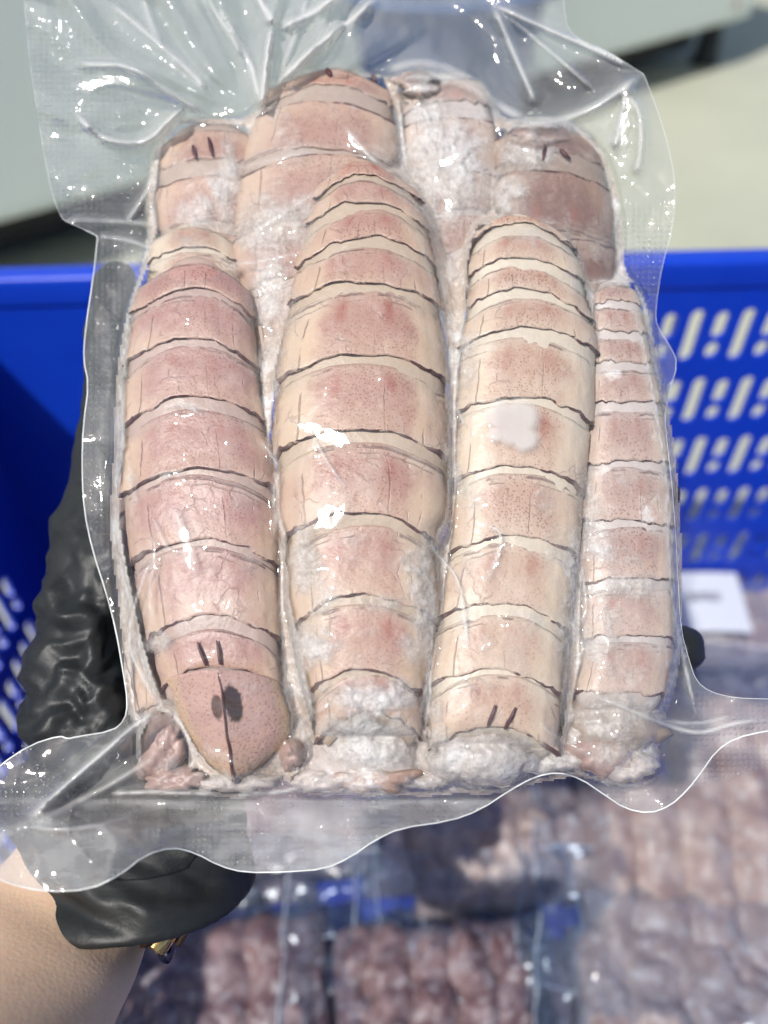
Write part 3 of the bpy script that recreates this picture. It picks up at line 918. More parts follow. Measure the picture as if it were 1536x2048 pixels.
# ------------------------------------------------------------------ gold bracelet watch peeping out below the cuff
M_gold = simple_mat('gold_metal', (0.83, 0.55, 0.20), 0.22, 1.0)
M_brown = simple_mat('bronze_metal', (0.30, 0.17, 0.08), 0.30, 1.0)
M_steel = simple_mat('dark_steel', (0.10, 0.09, 0.12), 0.25, 1.0)
wc = np.array([205, 1818, -22.0])
axA = np.array([.90, .36, 0]) * 138; axB = np.array([0.0, 0.0, 132 * S_PX * 1000]) + np.array([-.05, .10, 0]) * 200
watch = empty('wristwatch', V(wc[0], wc[1], wc[2] * 1e-3))
tag(watch, 'gold and bronze bracelet watch on the wrist, half under the glove cuff', 'watch')
axL = np.array([-.40, .91, 0]) * 26           # along the arm
NL = 26
for k in range(NL):
    t = 2 * math.pi * k / NL
    def pt(tt, r, l):
        q = wc + (axA * math.cos(tt) + axB * math.sin(tt)) * r + axL * l
        return V(q[0], q[1], q[2] * 1e-3)
    if math.cos(t) < 0.25: continue          # the rest is covered by cuff and wrist
    dt = 2 * math.pi / NL * 0.46
    vs_ = np.array([pt(tt, r, l) for l in (-1, 1) for (tt, r) in ((t - dt, 1.02), (t + dt, 1.02), (t + dt * .9, 1.13), (t - dt * .9, 1.13))])
    bm = bmesh.new()
    b_ = [bm.verts.new(q) for q in vs_]
    for f in ((0, 1, 2, 3), (7, 6, 5, 4), (0, 4, 5, 1), (1, 5, 6, 2), (2, 6, 7, 3), (3, 7, 4, 0)):
        bm.faces.new([b_[i] for i in f])
    bmesh.ops.recalc_face_normals(bm, faces=bm.faces)
    bmesh.ops.bevel(bm, geom=list(bm.edges), offset=0.0008, segments=2, affect='EDGES')
    bm.verts.ensure_lookup_table()
    vv = np.array([v.co[:] for v in bm.verts]); ff = [[v.index for v in f.verts] for f in bm.faces]; bm.free()
    mesh_obj('link', vv, ff, (M_gold, M_brown)[k % 2], watch)
# clasp: dark folded plate with a rounded gold bead on the outer side of the wrist
P = resample(smooth_poly(np.array([[334, 1884, -18], [338, 1896, -18], [334, 1908, -17], [328, 1916, -16]]), 1), 5)
vv, ff = tube(V(P[:, 0], P[:, 1], P[:, 2] * 1e-3), 0.0020, 10); mesh_obj('clasp', vv, ff, M_steel, watch)
P = resample(np.array([[312, 1892, -14], [322, 1878, -14], [332, 1862, -15]]), 4)
vv, ff = tube(V(P[:, 0], P[:, 1], P[:, 2] * 1e-3), 0.0034, 12); mesh_obj('clasp', vv, ff, M_gold, watch)
P = resample(np.array([[352, 1886, -24], [366, 1864, -24], [378, 1842, -25]]), 4)
vv, ff = tube(V(P[:, 0], P[:, 1], P[:, 2] * 1e-3), 0.0018, 10); mesh_obj('lug', vv, ff, M_brown, watch)

# ------------------------------------------------------------------ the mantis shrimps in the held pack
CREAM = (0.80, 0.66, 0.47)
M_shell = {
    'rose':  shell_mat('shell_rose', (0.630, 0.464, 0.341), (0.408, 0.233, 0.201), 1.25, (0.45, 0.95), 0.75, blotch=0.55, band=(0.460, 0.342, 0.292)),
    'tan':   shell_mat('shell_tan', (0.620, 0.474, 0.347), (0.427, 0.250, 0.196), 1.2, (0.44, 0.66), 0.50, blotch=0.95, band=(0.500, 0.393, 0.297)),
    'pale':  shell_mat('shell_pale', (0.670, 0.556, 0.435), (0.475, 0.311, 0.232), 1.05, (0.40, 0.66), 0.55, blotch=0.6, frost=0.10, band=(0.620, 0.536, 0.429)),
    'grey':  shell_mat('shell_greyish', (0.620, 0.500, 0.418), (0.408, 0.281, 0.238), 1.1, (0.40, 0.80), 0.55, frost=0.30, blotch=0.5, band=(0.540, 0.474, 0.440)),
    'dusk':  shell_mat('shell_dusky', (0.400, 0.291, 0.220), (0.209, 0.128, 0.106), 1.2, (0.42, 0.95), 0.7, frost=0.18, blotch=0.4, band=(0.320, 0.250, 0.204)),
    'back':  shell_mat('shell_upper', (0.600, 0.444, 0.341), (0.418, 0.255, 0.201), 1.1, (0.42, 0.85), 0.6, frost=0.14, blotch=0.4, line=0.85, band=(0.450, 0.352, 0.292)),
}
M_core = {k: flesh_mat('membrane_' + k, c, 0.16, f) for k, c, f in (
    ('rose', (0.460, 0.342, 0.292), .10), ('tan', (0.500, 0.393, 0.297), .08), ('pale', (0.620, 0.536, 0.429), .12), ('grey', (0.540, 0.474, 0.440), .28), ('dusk', (0.320, 0.250, 0.204), .15), ('back', (0.450, 0.352, 0.292), .15))}
M_uro = flesh_mat('tail_fan', (0.40, 0.27, 0.235), 0.35, 0.30)
M_rustflesh = flesh_mat('rust_tail', (0.36, 0.225, 0.17), 0.35, 0.6)
M_darkline = simple_mat('dark_keel', (0.075, 0.02, 0.025), 0.45, var=0.4, var_scale=300)

class Shrimp:
    def __init__(s, label, mat, cl, z0, hr, plates, droop=26, skew=0.0, up=False, seed=0, keels=(), noplate=False):
        s.label, s.mat, s.z0, s.hr, s.plates, s.droop, s.skew, s.up, s.seed, s.keels = label, mat, z0, hr, plates, droop, skew, up, seed, keels
        C = np.array(cl, float)
        yy = np.arange(C[0, 0], C[-1, 0] + 1, 2.0)
        L = np.interp(yy, C[:, 0], C[:, 1]); R = np.interp(yy, C[:, 0], C[:, 2])
        k = np.hanning(31); k /= k.sum()
        pad = lambda a: np.convolve(np.pad(a, 15, mode='edge'), k, 'valid')
        s.yy, s.L, s.R = yy, pad(L) - 9, pad(R) + 9
        P_ = [list(p) for p in plates]
        for k in range(len(P_) - 1):           # plates reach over most of the soft band between them
            g = P_[k + 1][0] - P_[k][1]
            if g < 60: P_[k][1] += 0.14 * g; P_[k + 1][0] -= 0.22 * g
        s.plates = P_
        # rounded ends
        s.y0, s.y1 = yy[0], yy[-1]
    def xc(s, y): return (np.interp(y, s.yy, s.L) + np.interp(y, s.yy, s.R)) / 2
    def w(s, y): return (np.interp(y, s.yy, s.R) - np.interp(y, s.yy, s.L)) / 2
    def endf(s, y):
        a = np.clip((y - s.y0 + 6) / 60.0, 0, 1); b = np.clip((s.y1 - y + 6) / 60.0, 0, 1)
        return np.sqrt(1 - (1 - a) ** 2 + 1e-6) * np.sqrt(1 - (1 - b) ** 2 + 1e-6)
    def h(s, y): return s.hr * s.w(y) * S_PX * (0.35 + 0.65 * s.endf(y))
    def height(s, X, Y):
        w = s.w(Y) * 1.035; t = np.abs(X - s.xc(Y)) / np.maximum(w, 1)
        inside = (t < 1) & (Y > s.y0 - 4) & (Y < s.y1 + 4)
        z = s.z0 + 1.055 * s.h(Y) * np.clip(1 - np.clip(t, 0, 1) ** 2.63, 0, 1) ** 0.38
        return np.where(inside, z, -1.0)
    def surf(s, t_ang, y, r):
        """t_ang: angle from the back's mid-line; y: photo row at the mid-line"""
        sn, cs = np.sin(t_ang), np.cos(t_ang)
        tx = np.sign(sn) * np.abs(sn) ** 0.76; tz = np.sign(cs) * np.abs(cs) ** 0.76
        yy = y + s.droop * (np.abs(tx) ** 2.2) + s.skew * tx * s.w(y)
        x = s.xc(yy) + s.w(yy) * tx * r
        z = s.z0 + s.h(y) * tz * r
        return x, yy, z, tx

SH = [
 Shrimp('rosy mantis shrimp with two dark spots on its tail plate, leftmost of the front row', 'rose',
   [(512, 304, 474), (524, 298, 480), (540, 294, 488), (600, 274, 502), (700, 258, 506), (800, 252, 520), (900, 250, 540), (1000, 250, 550), (1080, 262, 556), (1150, 276, 556), (1250, 296, 556), (1340, 322, 560), (1366, 336, 562)],
   0.002, 0.55, [(526, 577), (589, 674), (694, 789), (829, 934), (956, 1077), (1098, 1227), (1268, 1333)], 60, 0.0, seed=1),
 Shrimp('cream shrimp end poking up behind the top of the rosy one', 'pale',
   [(444, 330, 440), (462, 316, 456), (500, 306, 468), (560, 300, 480), (640, 310, 470)],
   -0.004, 0.58, [(452, 492), (506, 600)], 34, 0.0, seed=10),
 Shrimp('large tan mantis shrimp in the middle of the front row', 'tan',
   [(318, 662, 780), (340, 650, 802), (400, 634, 836), (500, 608, 858), (590, 590, 872), (700, 566, 886), (780, 558, 890), (860, 552, 892), (960, 558, 894), (1030, 562, 890), (1070, 576, 866), (1190, 580, 872), (1260, 596, 866), (1340, 612, 850), (1425, 636, 836), (1440, 640, 834)],
   0.005, 0.55, [(322, 348), (364, 398), (424, 468), (502, 558), (584, 704), (734, 855), (894, 1020), (1060, 1190), (1214, 1340), (1352, 1425)], 58, 0.0, seed=2),
 Shrimp('yellowish cream mantis shrimp with a white ice patch, third in the front row', 'pale',
   [(428, 968, 1106), (450, 956, 1126), (500, 948, 1146), (600, 942, 1168), (690, 926, 1188), (800, 918, 1182), (940, 914, 1164), (1080, 908, 1152), (1220, 884, 1134), (1335, 866, 1126), (1450, 862, 1112), (1470, 868, 1106)],
   0.003, 0.55, [(430, 440), (478, 512), (540, 576), (602, 650), (684, 792), (812, 930), (950, 1070), (1092, 1204), (1236, 1340), (1352, 1456)], 46, 0.06, seed=3),
 Shrimp('slim frosted mantis shrimp at the right edge of the pack', 'grey',
   [(562, 1200, 1256), (600, 1192, 1272), (700, 1190, 1292), (800, 1188, 1314), (900, 1178, 1330), (1050, 1168, 1340), (1150, 1164, 1340), (1250, 1166, 1342), (1330, 1166, 1338), (1400, 1150, 1322), (1420, 1152, 1314)],
   -0.001, 0.66, [(570, 596), (622, 657), (682, 719), (746, 798), (829, 920), (940, 1036), (1060, 1153), (1182, 1268), (1290, 1386)], 8, 0.02, seed=4),
 Shrimp('big mantis shrimp whose rear reaches highest in the pack, behind the tan one', 'back',
   [(136, 590, 752), (160, 562, 768), (210, 530, 782), (300, 496, 792), (400, 476, 796), (520, 470, 780), (640, 486, 760), (760, 500, 740)],
   -0.007, 0.56, [(138, 164), (212, 292), (312, 420), (440, 550), (570, 680)], 44, 0.0, up=True, seed=5),
 Shrimp('frosted mantis shrimp showing between the tallest one and the dusky one', 'grey',
   [(152, 800, 940), (190, 806, 968), (260, 812, 986), (350, 820, 992), (450, 838, 975), (540, 858, 960), (610, 876, 948)],
   -0.009, 0.60, [(158, 200), (244, 330), (346, 420), (436, 505), (520, 585)], 14, -0.05, up=True, seed=6),
 Shrimp('dusky brown mantis shrimp at the upper right of the pack', 'dusk',
   [(248, 1000, 1140), (290, 992, 1186), (350, 990, 1208), (430, 998, 1222), (520, 1010, 1226), (570, 1040, 1222), (700, 1080, 1200)],
   -0.009, 0.66, [(252, 300), (352, 462), (482, 560), (580, 660)], 26, 0.02, up=True, seed=7),
 Shrimp('small pale mantis shrimp end at the upper left of the pack', 'back',
   [(238, 360, 490), (270, 336, 512), (320, 322, 520), (400, 314, 520), (470, 320, 510), (600, 340, 500)],
   -0.010, 0.58, [(262, 312), (362, 440), (470, 560)], 26, 0.0, up=True, seed=8),
 Shrimp('mantis shrimp mostly hidden under the rosy one, its edge showing at left', 'back',
   [(880, 262, 420), (960, 244, 430), (1080, 244, 440), (1180, 258, 440), (1300, 268, 440), (1430, 276, 430)],
   -0.009, 0.55, [(900, 1000), (1020, 1122), (1150, 1250), (1290, 1400)], 26, 0.0, seed=9),
]

def shrimp_obj(s):
    ybase = (s.y0 + s.y1) / 2
    root = empty('mantis_shrimp', V(float(s.xc(ybase)), ybase, s.z0))
    tag(root, s.label, 'mantis shrimp', 'frozen mantis shrimps in the held pack')
    # soft body under the plates: one closed tube
    nu = 36
    ys = np.arange(s.y0, s.y1 + 1, 10.0)
    ang = np.linspace(-math.pi, math.pi, nu, endpoint=False)
    A, Y = np.meshgrid(ang, ys)
    ef = s.endf(Y)
    wob = 1 + 0.012 * (fbm(A * 3 + s.seed, Y / 30, s.seed) - .5) * 2
    x, y, z, _ = s.surf(A, Y, 0.965 * wob * (0.55 + 0.45 * ef))
    z = np.where(np.cos(A) < 0, s.z0 + (z - s.z0) * 0.8, z)
    vv = V(x.ravel(), y.ravel(), z.ravel())
    f = grid_faces(nu, len(ys), True)
    f.append(tuple(range(nu))[::-1]); f.append(tuple((len(ys) - 1) * nu + k for k in range(nu)))
    mesh_obj('body', vv, f, M_core[s.mat], root)
    # the hard plates across the back, each overlapping the next
    for pi, (a, b) in enumerate(s.plates):
        nu = 57
        nv = max(7, int((b - a) / 6))
        phi = np.linspace(-1.70, 1.70, nu)
        v = np.linspace(0, 1, nv)
        vx = np.concatenate([[0.0], v, [1.0]])              # tucked rings close the plate's thickness
        rr = np.concatenate([[0.955], 0.968 + 0.036 * np.sqrt(v) + 0.022 * v ** 5, [0.958]])
        PH, VV = np.meshgrid(phi, vx)
        RR = np.repeat(rr[:, None], nu, 1)
        jag = (fbm(phi * 5 + 11 * s.seed + pi * 3.7, phi * 0 + pi, s.seed + pi, 4) - .5)
        rs = np.random.default_rng(s.seed * 100 + pi); sk = rs.uniform(-7, 7); sk2 = sk + rs.uniform(-4, 4); dr = rs.uniform(-6, 6)
        sphi = np.sin(phi)
        e1 = b + 16 * jag + sk * sphi + dr * sphi ** 2; e0 = a + 7 * (fbm(phi * 4 + 5 * pi, phi * 0 + s.seed, pi + 3, 3) - .5) + sk2 * sphi + dr * sphi ** 2
        if s.up: v_img = 1 - VV
        else: v_img = VV
        Yc = e0[None, :] * (1 - v_img) + e1[None, :] * v_img
        lump = 1 + 0.030 * (fbm(PH * 2.2 + s.seed * 5 + pi, VV * 2 + pi, pi + 1, 3) - .5) * 2
        # low lengthwise ridges
        lump = lump + 0.006 * np.exp(-((np.abs(np.sin(PH)) - 0.22) / .03) ** 2) + 0.009 * np.exp(-((np.abs(np.sin(PH)) - 0.66) / .03) ** 2)
        x, y, z, tx = s.surf(PH, Yc, RR * lump)
        vv = V(x.ravel(), y.ravel(), z.ravel())
        f = grid_faces(nu, nv + 2)
        if not s.up: f = [g[::-1] for g in f]
        mesh_obj('back_plate', vv, f, M_shell[s.mat], root, uv=np.stack([tx.ravel(), VV.ravel()], -1))
    return root

shr = [shrimp_obj(s) for s in SH]

# paired dark keels on some plates (ridges standing a little proud)
def keel(parent, s, p0, p1, w0=2.0, w1=4.0, lift=0.0003, mat=M_darkline):
    P = resample(np.array([p0, p1], float), 3)
    n = len(P)
    P[:, 0] += 2.0 * (vnoise(np.arange(n) / 4.0, np.arange(n) * 0 + p0[0], 2) - .5)
    z = s.height(P[:, 0], P[:, 1] - s.droop * (np.abs(P[:, 0] - s.xc(P[:, 1])) / s.w(P[:, 1])) ** 2.2) + lift
    r = np.linspace(w0, w1, n) * S_PX * (0.55 + 0.5 * np.sin(np.linspace(0.3, math.pi - .1, n)))
    vv, f = tube(V(P[:, 0], P[:, 1], z), r, 8)
    return mesh_obj('keel', vv, f, mat, parent)
s1, s2, s3 = SH[0], SH[2], SH[3]
keel(shr[0], s1, (394, 1284), (412, 1331)); keel(shr[0], s1, (434, 1281), (440, 1329))
keel(shr[3], s3, (992, 1410), (976, 1452), 3, 4); keel(shr[3], s3, (1032, 1415), (1010, 1458), 3, 4)
keel(shr[2], s2, (722, 1405), (720, 1428), 2, 3); keel(shr[2], s2, (762, 1403), (764, 1427), 2, 3)
keel(shr[8], SH[8], (386, 292), (392, 318), 5, 4); keel(shr[8], SH[8], (416, 276), (426, 312), 4, 4)
keel(shr[7], SH[7], (1090, 292), (1086, 322), 5, 4); keel(shr[7], SH[7], (1120, 300), (1140, 318), 5, 4)
keel(shr[5], SH[5], (655, 140), (662, 152), 8, 6); keel(shr[5], SH[5], (738, 142), (752, 164), 8, 6)

# tail plate (telson) of the rosy shrimp
def telson_mat():
    m = NT('tail_plate_shell')
    oc = m.coord('Object')
    uv = m.n('ShaderNodeUVMap').outputs[0]
    sp = m.n('ShaderNodeSeparateXYZ'); m.t.links.new(uv, sp.inputs[0])
    u, v = sp.outputs[0], sp.outputs[1]
    n1 = m.noise(oc, 90, 4); n2 = m.noise(oc, 330, 4, 0.6)
    c = m.mixc(m.step(m.math('ADD', v, m.math('MULTIPLY', n1, 0.4)), 0.75, 1.35), (0.50, 0.315, 0.265), (0.56, 0.39, 0.24))
    c = m.mixc(m.step(m.math('ADD', m.math('ABSOLUTE', u), m.math('MULTIPLY', n1, .4)), 0.9, 1.15, 0, .6), c, (0.64, 0.47, 0.27))
    vd = m.voronoi(oc, 1050, 'F1', 0.85)
    c = m.mixc(m.step(vd, 0.20, 0.34, 0.6, 0.0), c, (0.26, 0.10, 0.08))
    fr = m.step(m.noise(oc, 70, 6, 0.65), 0.56, 0.70, 0.0, 0.65)
    c = m.mixc(m.math('MULTIPLY', fr, m.step(v, 0.75, 0.35)), c, (0.78, 0.74, 0.70))
    for (cx, cyv, sx, sy, a) in ((0.15, 0.29, 6.2, 5.6, 1.0), (-0.14, 0.335, 7.6, 7.8, 0.82)):
        dx = m.math('MULTIPLY', m.math('SUBTRACT', u, cx), sx); dy = m.math('MULTIPLY', m.math('SUBTRACT', v, cyv), sy)
        r = m.math('SQRT', m.math('ADD', m.math('POWER', m.math('ABSOLUTE', dx), 2.0), m.math('POWER', m.math('ABSOLUTE', dy), 2.0)))
        k = m.step(m.math('ADD', r, m.math('MULTIPLY', m.math('SUBTRACT', n2, .5), 0.9)), 0.75, 1.05, a, 0.0)
        c = m.mixc(k, c, (0.030, 0.008, 0.007))
    b = m.bump(m.math('ADD', m.math('MULTIPLY', vd, 0.5), n2), 0.5, 0.0005)
    return m.finish(m.principled(**{'Base Color': c, 'Roughness': 0.4, 'Normal': b}).outputs[0])
TEL = np.array([(1336, 330, 552), (1352, 338, 562), (1380, 346, 570), (1430, 358, 582), (1470, 376, 582), (1500, 394, 562), (1530, 418, 530), (1552, 444, 498), (1568, 465, 472)], float)
def telson_z(x, y):
    L = np.interp(y, TEL[:, 0], TEL[:, 1]); R = np.interp(y, TEL[:, 0], TEL[:, 2])
    km = np.interp(y, [1336, 1567], [436, 468])
    t = np.where(x < km, (x - km) / np.maximum(km - L, 1), (x - km) / np.maximum(R - km, 1))
    base = np.interp(y, [1336, 1420, 1567], [0.0125, 0.0095, 0.0015])
    return base + 0.0042 * (1 - np.abs(t)) - 0.0035 * np.clip(np.abs(t), 0, 1) ** 5, t, L, R, km
nu, nv = 49, 40
T_, YY = np.meshgrid(np.linspace(-1, 1, nu), np.linspace(1338, 1567, nv))
L = np.interp(YY, TEL[:, 0], TEL[:, 1]); R_ = np.interp(YY, TEL[:, 0], TEL[:, 2]); KM = np.interp(YY, [1336, 1567], [436, 468])
XX = np.where(T_ < 0, KM + T_ * (KM - L), KM + T_ * (R_ - KM))
arc = 22 * np.abs(T_) ** 2 * np.clip(1 - (YY - 1338) / 120, 0, 1)
ZZ, _, _, _, _ = telson_z(XX, YY)
top = V(XX.ravel(), (YY + arc).ravel(), ZZ.ravel()); bot = V(XX.ravel(), (YY + arc).ravel(), ZZ.ravel() - 0.003 * (1 - np.abs(T_.ravel()) * .8))
f = grid_faces(nu, nv); n = nu * nv
ff = [g[::-1] for g in f] + [tuple(q + n for q in g) for g in f]
rim = [j for j in range(nu)] + [i * nu + nu - 1 for i in range(1, nv)] + [(nv - 1) * nu + j for j in range(nu - 2, -1, -1)] + [i * nu for i in range(nv - 2, 0, -1)]
for a, b in zip(rim, rim[1:] + rim[:1]): ff.append((a, b, b + n, a + n))
tel = mesh_obj('tail_plate', np.vstack([top, bot]), ff, telson_mat(), shr[0],
               uv=np.vstack([np.stack([T_.ravel(), ((YY - 1338) / 229).ravel()], -1)] * 2))
tel['label'] = 'tail plate with a dark mid-line and two dark spots'
ky = np.linspace(1346, 1562, 60); kx = np.interp(ky, [1336, 1567], [436, 468]) + 3 * (vnoise(ky / 30, ky * 0, 3) - .5)
kz = telson_z(kx, ky)[0] + 0.0001
vv, f = tube(V(kx, ky, kz), np.interp(ky, [1346, 1420, 1562], [1.2, 2.2, 3.0]) * S_PX, 8)
mesh_obj('keel', vv, f, M_darkline, tel)

# flattened tail-fan lobes and torn ends at the foot of the pack
def lobe(parent, name, cx, cy, ax, ay, rot, z, th, mat, seed):
    nu, nv = 44, 24
    t = np.linspace(0, 2 * math.pi, nu, endpoint=False); r = np.linspace(0.02, 1, nv)
    T2, R2 = np.meshgrid(t, r)
    k = 1 + 0.5 * (fbm(np.cos(T2) * 2.6 + seed, np.sin(T2) * 1.6 + seed * 2, seed, 3) - .5) * 2
    x = R2 * np.cos(T2) * ax * k; y = R2 * np.sin(T2) * ay * k
    c, s_ = math.cos(rot), math.sin(rot)
    X = cx + x * c - y * s_; Y = cy + x * s_ + y * c
    zz = th * 0.7 * np.sqrt(np.clip(1 - R2 ** 2.6, 0, 1)) + 0.0046 * (fbm(X / 34 + seed, Y / 34, seed, 3) - .5) * np.clip(1.2 - R2, 0, 1)
    A = V(X.ravel(), Y.ravel(), (z + zz).ravel()); B = V(X.ravel(), Y.ravel(), (z - 0.6 * zz).ravel())
    f = grid_faces(nu, nv, True); n = nu * nv
    ff = [g[::-1] for g in f] + [tuple(q + n for q in g) for g in f]
    for j in range(nu):
        a = (nv - 1) * nu + j; b = (nv - 1) * nu + (j + 1) % nu
        ff.append((a, b, b + n, a + n))
    return mesh_obj(name, np.vstack([A, B]), ff, mat, parent)
lobe(shr[0], 'tail_fan', 330, 1500, 50, 78, 0.25, -0.004, 0.008, M_uro, 3)
lobe(shr[0], 'tail_fan', 352, 1558, 70, 26, -0.08, -0.002, 0.006, M_uro, 4)
lobe(shr[0], 'tail_fan', 584, 1506, 26, 34, 0.1, 0.001, 0.007, M_uro, 5)
lobe(shr[2], 'tail_plate', 735, 1500, 112, 85, 0.0, -0.001, 0.009, M_core['grey'], 6)
lobe(shr[2], 'tail_fan', 752, 1556, 90, 26, 0.05, 0.002, 0.007, M_rustflesh, 7)
lobe(shr[2], 'tail_fan', 640, 1560, 60, 24, -0.1, 0.0, 0.005, M_core['grey'], 8)
lobe(shr[3], 'tail_plate', 962, 1505, 120, 58, 0.05, 0.0, 0.012, M_core['grey'], 9)
lobe(shr[4], 'tail_plate', 1226, 1456, 92, 62, 0.1, -0.003, 0.010, M_core['dusk'], 10)
lobe(shr[4], 'tail_fan', 1208, 1508, 70, 46, 0.2, -0.003, 0.009, M_uro, 11)
lobe(shr[4], 'tail_fan', 1262, 1535, 62, 34, -0.1, -0.004, 0.008, M_core['grey'], 12)
lobe(shr[6], 'tail_fan', 905, 560, 34, 44, 0.1, -0.004, 0.006, M_core['grey'], 13)
lobe(shr[6], 'tail_fan', 838, 172, 46, 26, 0.2, -0.004, 0.008, M_rustflesh, 14)
for (par, cx, cy_, ax, ay, sd) in ((0, 475, 1566, 80, 22, 21), (0, 606, 1470, 30, 80, 22), (2, 858, 1500, 44, 74, 23), (3, 1080, 1490, 60, 46, 24), (3, 1110, 1522, 60, 26, 25), (2, 850, 1556, 60, 20, 26), (4, 1160, 1480, 40, 50, 27)):
    lobe(shr[par], 'tail_fan', cx, cy_, ax, ay, 0.0, -0.003, 0.007, M_core['grey'], sd)
lobe(shr[7], 'tail_fan', 1075, 270, 60, 30, 0.2, -0.004, 0.008, M_uro, 15)
LOBES = [(330, 1500, 50, 78, .004), (352, 1558, 70, 26, .004), (584, 1506, 26, 34, .008), (735, 1500, 112, 85, .008), (752, 1556, 90, 26, .009),
         (640, 1560, 60, 24, .005), (965, 1515, 125, 66, .012), (1226, 1456, 92, 62, .007), (1208, 1508, 70, 46, .006), (1262, 1535, 62, 34, .004), (475, 1566, 80, 22, .003), (606, 1470, 30, 80, .003), (858, 1500, 44, 74, .003), (1080, 1500, 66, 56, .003), (1110, 1522, 60, 26, .003), (850, 1566, 60, 20, .003), (1160, 1480, 40, 50, .003), (838, 172, 46, 26, .004), (1075, 270, 60, 30, .004)]

# ------------------------------------------------------------------ film and frost: a stretched skin over the shrimps
STEP = 4.0
gx = np.arange(-100, 1640, STEP); gy = np.arange(-150, 1812, STEP)
GX, GY = np.meshgrid(gx, gy)
BASE = -0.0035
HS = np.full(GX.shape, -1.0)
for s in SH:
    HS = np.maximum(HS, s.height(GX, GY - 0.5 * s.droop))
for (cx, cy_, ax, ay, zt) in LOBES:
    q = ((GX - cx) / ax) ** 2 + ((GY - cy_) / ay) ** 2
    HS = np.maximum(HS, np.where(q < 1, -0.002 + (zt + .002) * np.sqrt(np.clip(1 - q, 0, 1)), -1))
tz, tt, tL, tR, _ = telson_z(GX, GY)
tz = tz + 0.0006
HS = np.where((np.abs(tt) < 1) & (GY > 1338) & (GY < 1567), np.maximum(HS, tz), HS)
solid = HS > -0.5
def blur(a, k):
    ker = np.hanning(2 * k + 3)[1:-1]; ker /= ker.sum()
    n0, n1 = a.shape
    p = np.pad(a, ((0, 0), (k, k)), mode='edge')
    a = sum(ker[i] * p[:, i:i + n1] for i in range(2 * k + 1))
    p = np.pad(a, ((k, k), (0, 0)), mode='edge')
    return sum(ker[i] * p[i:i + n0, :] for i in range(2 * k + 1))
packm = sstep(0.25, 0.6, blur(solid.astype(float), 14))           # where the pack is full
# undulating free margins
und = 0.010 * (fbm(GX / 260 + 3, GY / 300 + 1, 2, 2) - 0.5)
botwave = sstep(1560, 1700, GY) * 0.012 * np.sin(GX / 115.0 + 0.6) + sstep(1560, 1700, GY) * 0.004
marg = BASE + und * (1 - packm) + botwave
OB = np.where(solid, HS, np.minimum(marg, BASE + 0.01))
F = np.maximum(blur(np.where(packm > .02, np.maximum(OB, -0.002), OB), 13), OB)
for it in range(110):
    A = 0.25 * (np.roll(F, 1, 0) + np.roll(F, -1, 0) + np.roll(F, 1, 1) + np.roll(F, -1, 1))
    A = A - 0.00005
    F = np.maximum(A, OB)
M0 = F.copy()
gap = np.clip(M0 - np.where(solid, HS, -0.012), 0, None)
# frost: patches with their own shapes plus ice in the gaps
tight = np.zeros(GX.shape, bool)
for s in SH:
    tight |= (np.abs(GX - s.xc(GY)) < 0.955 * s.w(GY)) & (GY > s.y0 + 8) & (GY < s.y1 - 4)
den = packm * sstep(0.0012, 0.0035, gap) * 1.0
edge_g = blur((packm * (gap > 0.0015)).astype(float), 6)
den = np.maximum(den, packm * sstep(0.08, 0.5, edge_g) * (-0.10 + 1.2 * fbm(GX / 45, GY / 45, 2, 4)))
BL = [(606, 1130, 40, 90, 1.0), (842, 1150, 44, 90, 1.0), (618, 1290, 66, 60, 1.0), (846, 1250, 40, 80, .85), (740, 1392, 130, 44, .95), (735, 1480, 130, 76, 1.0),
      (690, 1110, 60, 30, .45), (720, 1265, 70, 18, .5), (960, 1520, 130, 66, 1.05), (1130, 1300, 34, 100, .8), (1146, 1150, 34, 110, .85), (1176, 1000, 36, 120, .7),
      (1196, 1095, 46, 46, .8), (1250, 1175, 70, 26, .85), (1206, 1290, 56, 80, .75), (1270, 1110, 46, 30, .6), (1226, 1430, 90, 56, 1.0), (1250, 1500, 80, 50, .9), (1210, 1230, 40, 60, .7), (1280, 1290, 40, 40, .5), (760, 1205, 80, 30, .7), (820, 1300, 40, 50, .7), (700, 1070, 60, 24, .5), (1110, 1080, 40, 60, .6), (1230, 960, 60, 40, .55), (1290, 1180, 40, 60, .6), (1230, 1350, 70, 40, .6), (940, 1140, 30, 60, .5), (480, 1000, 40, 60, .55), (500, 1130, 40, 50, .55), (640, 1200, 60, 60, .7),
      (890, 330, 95, 130, 1.15), (910, 575, 34, 40, 1.1), (862, 222, 60, 60, .9), (1060, 300, 90, 50, .95), (1000, 390, 56, 70, .95), (452, 370, 36, 110, 1.0), (550, 450, 90, 80, 1.0), (390, 420, 60, 50, .8),
      (545, 590, 50, 110, 1.05), (532, 720, 36, 120, .8), (905, 640, 36, 130, .95), (930, 730, 40, 90, .75), (540, 850, 26, 100, .55), (912, 900, 26, 160, .75), (1130, 450, 36, 70, .5), (1150, 560, 40, 90, .5), (1190, 500, 40, 50, .55),
      (470, 1560, 90, 26, .8), (606, 1480, 34, 80, .8), (858, 1510, 50, 70, .9), (1090, 1520, 80, 50, .9), (850, 1566, 70, 22, .8), (380, 480, 70, 30, .55), (310, 1285, 34, 34, .85), (352, 1530, 70, 46, .6), (262, 960, 18, 60, .7), (372, 810, 70, 14, .75), (345, 945, 40, 12, .7), (860, 1420, 22, 60, .8), (600, 1440, 34, 90, .7), (575, 1200, 20, 80, .3),
      (420, 1130, 16, 60, .5), (500, 1370, 50, 26, .5), (1000, 1490, 120, 30, .8), (640, 1560, 60, 26, .6), (1150, 330, 50, 26, .4), (940, 1010, 26, 90, .6), (1100, 990, 20, 40, .45), (1010, 860, 20, 20, .1)]
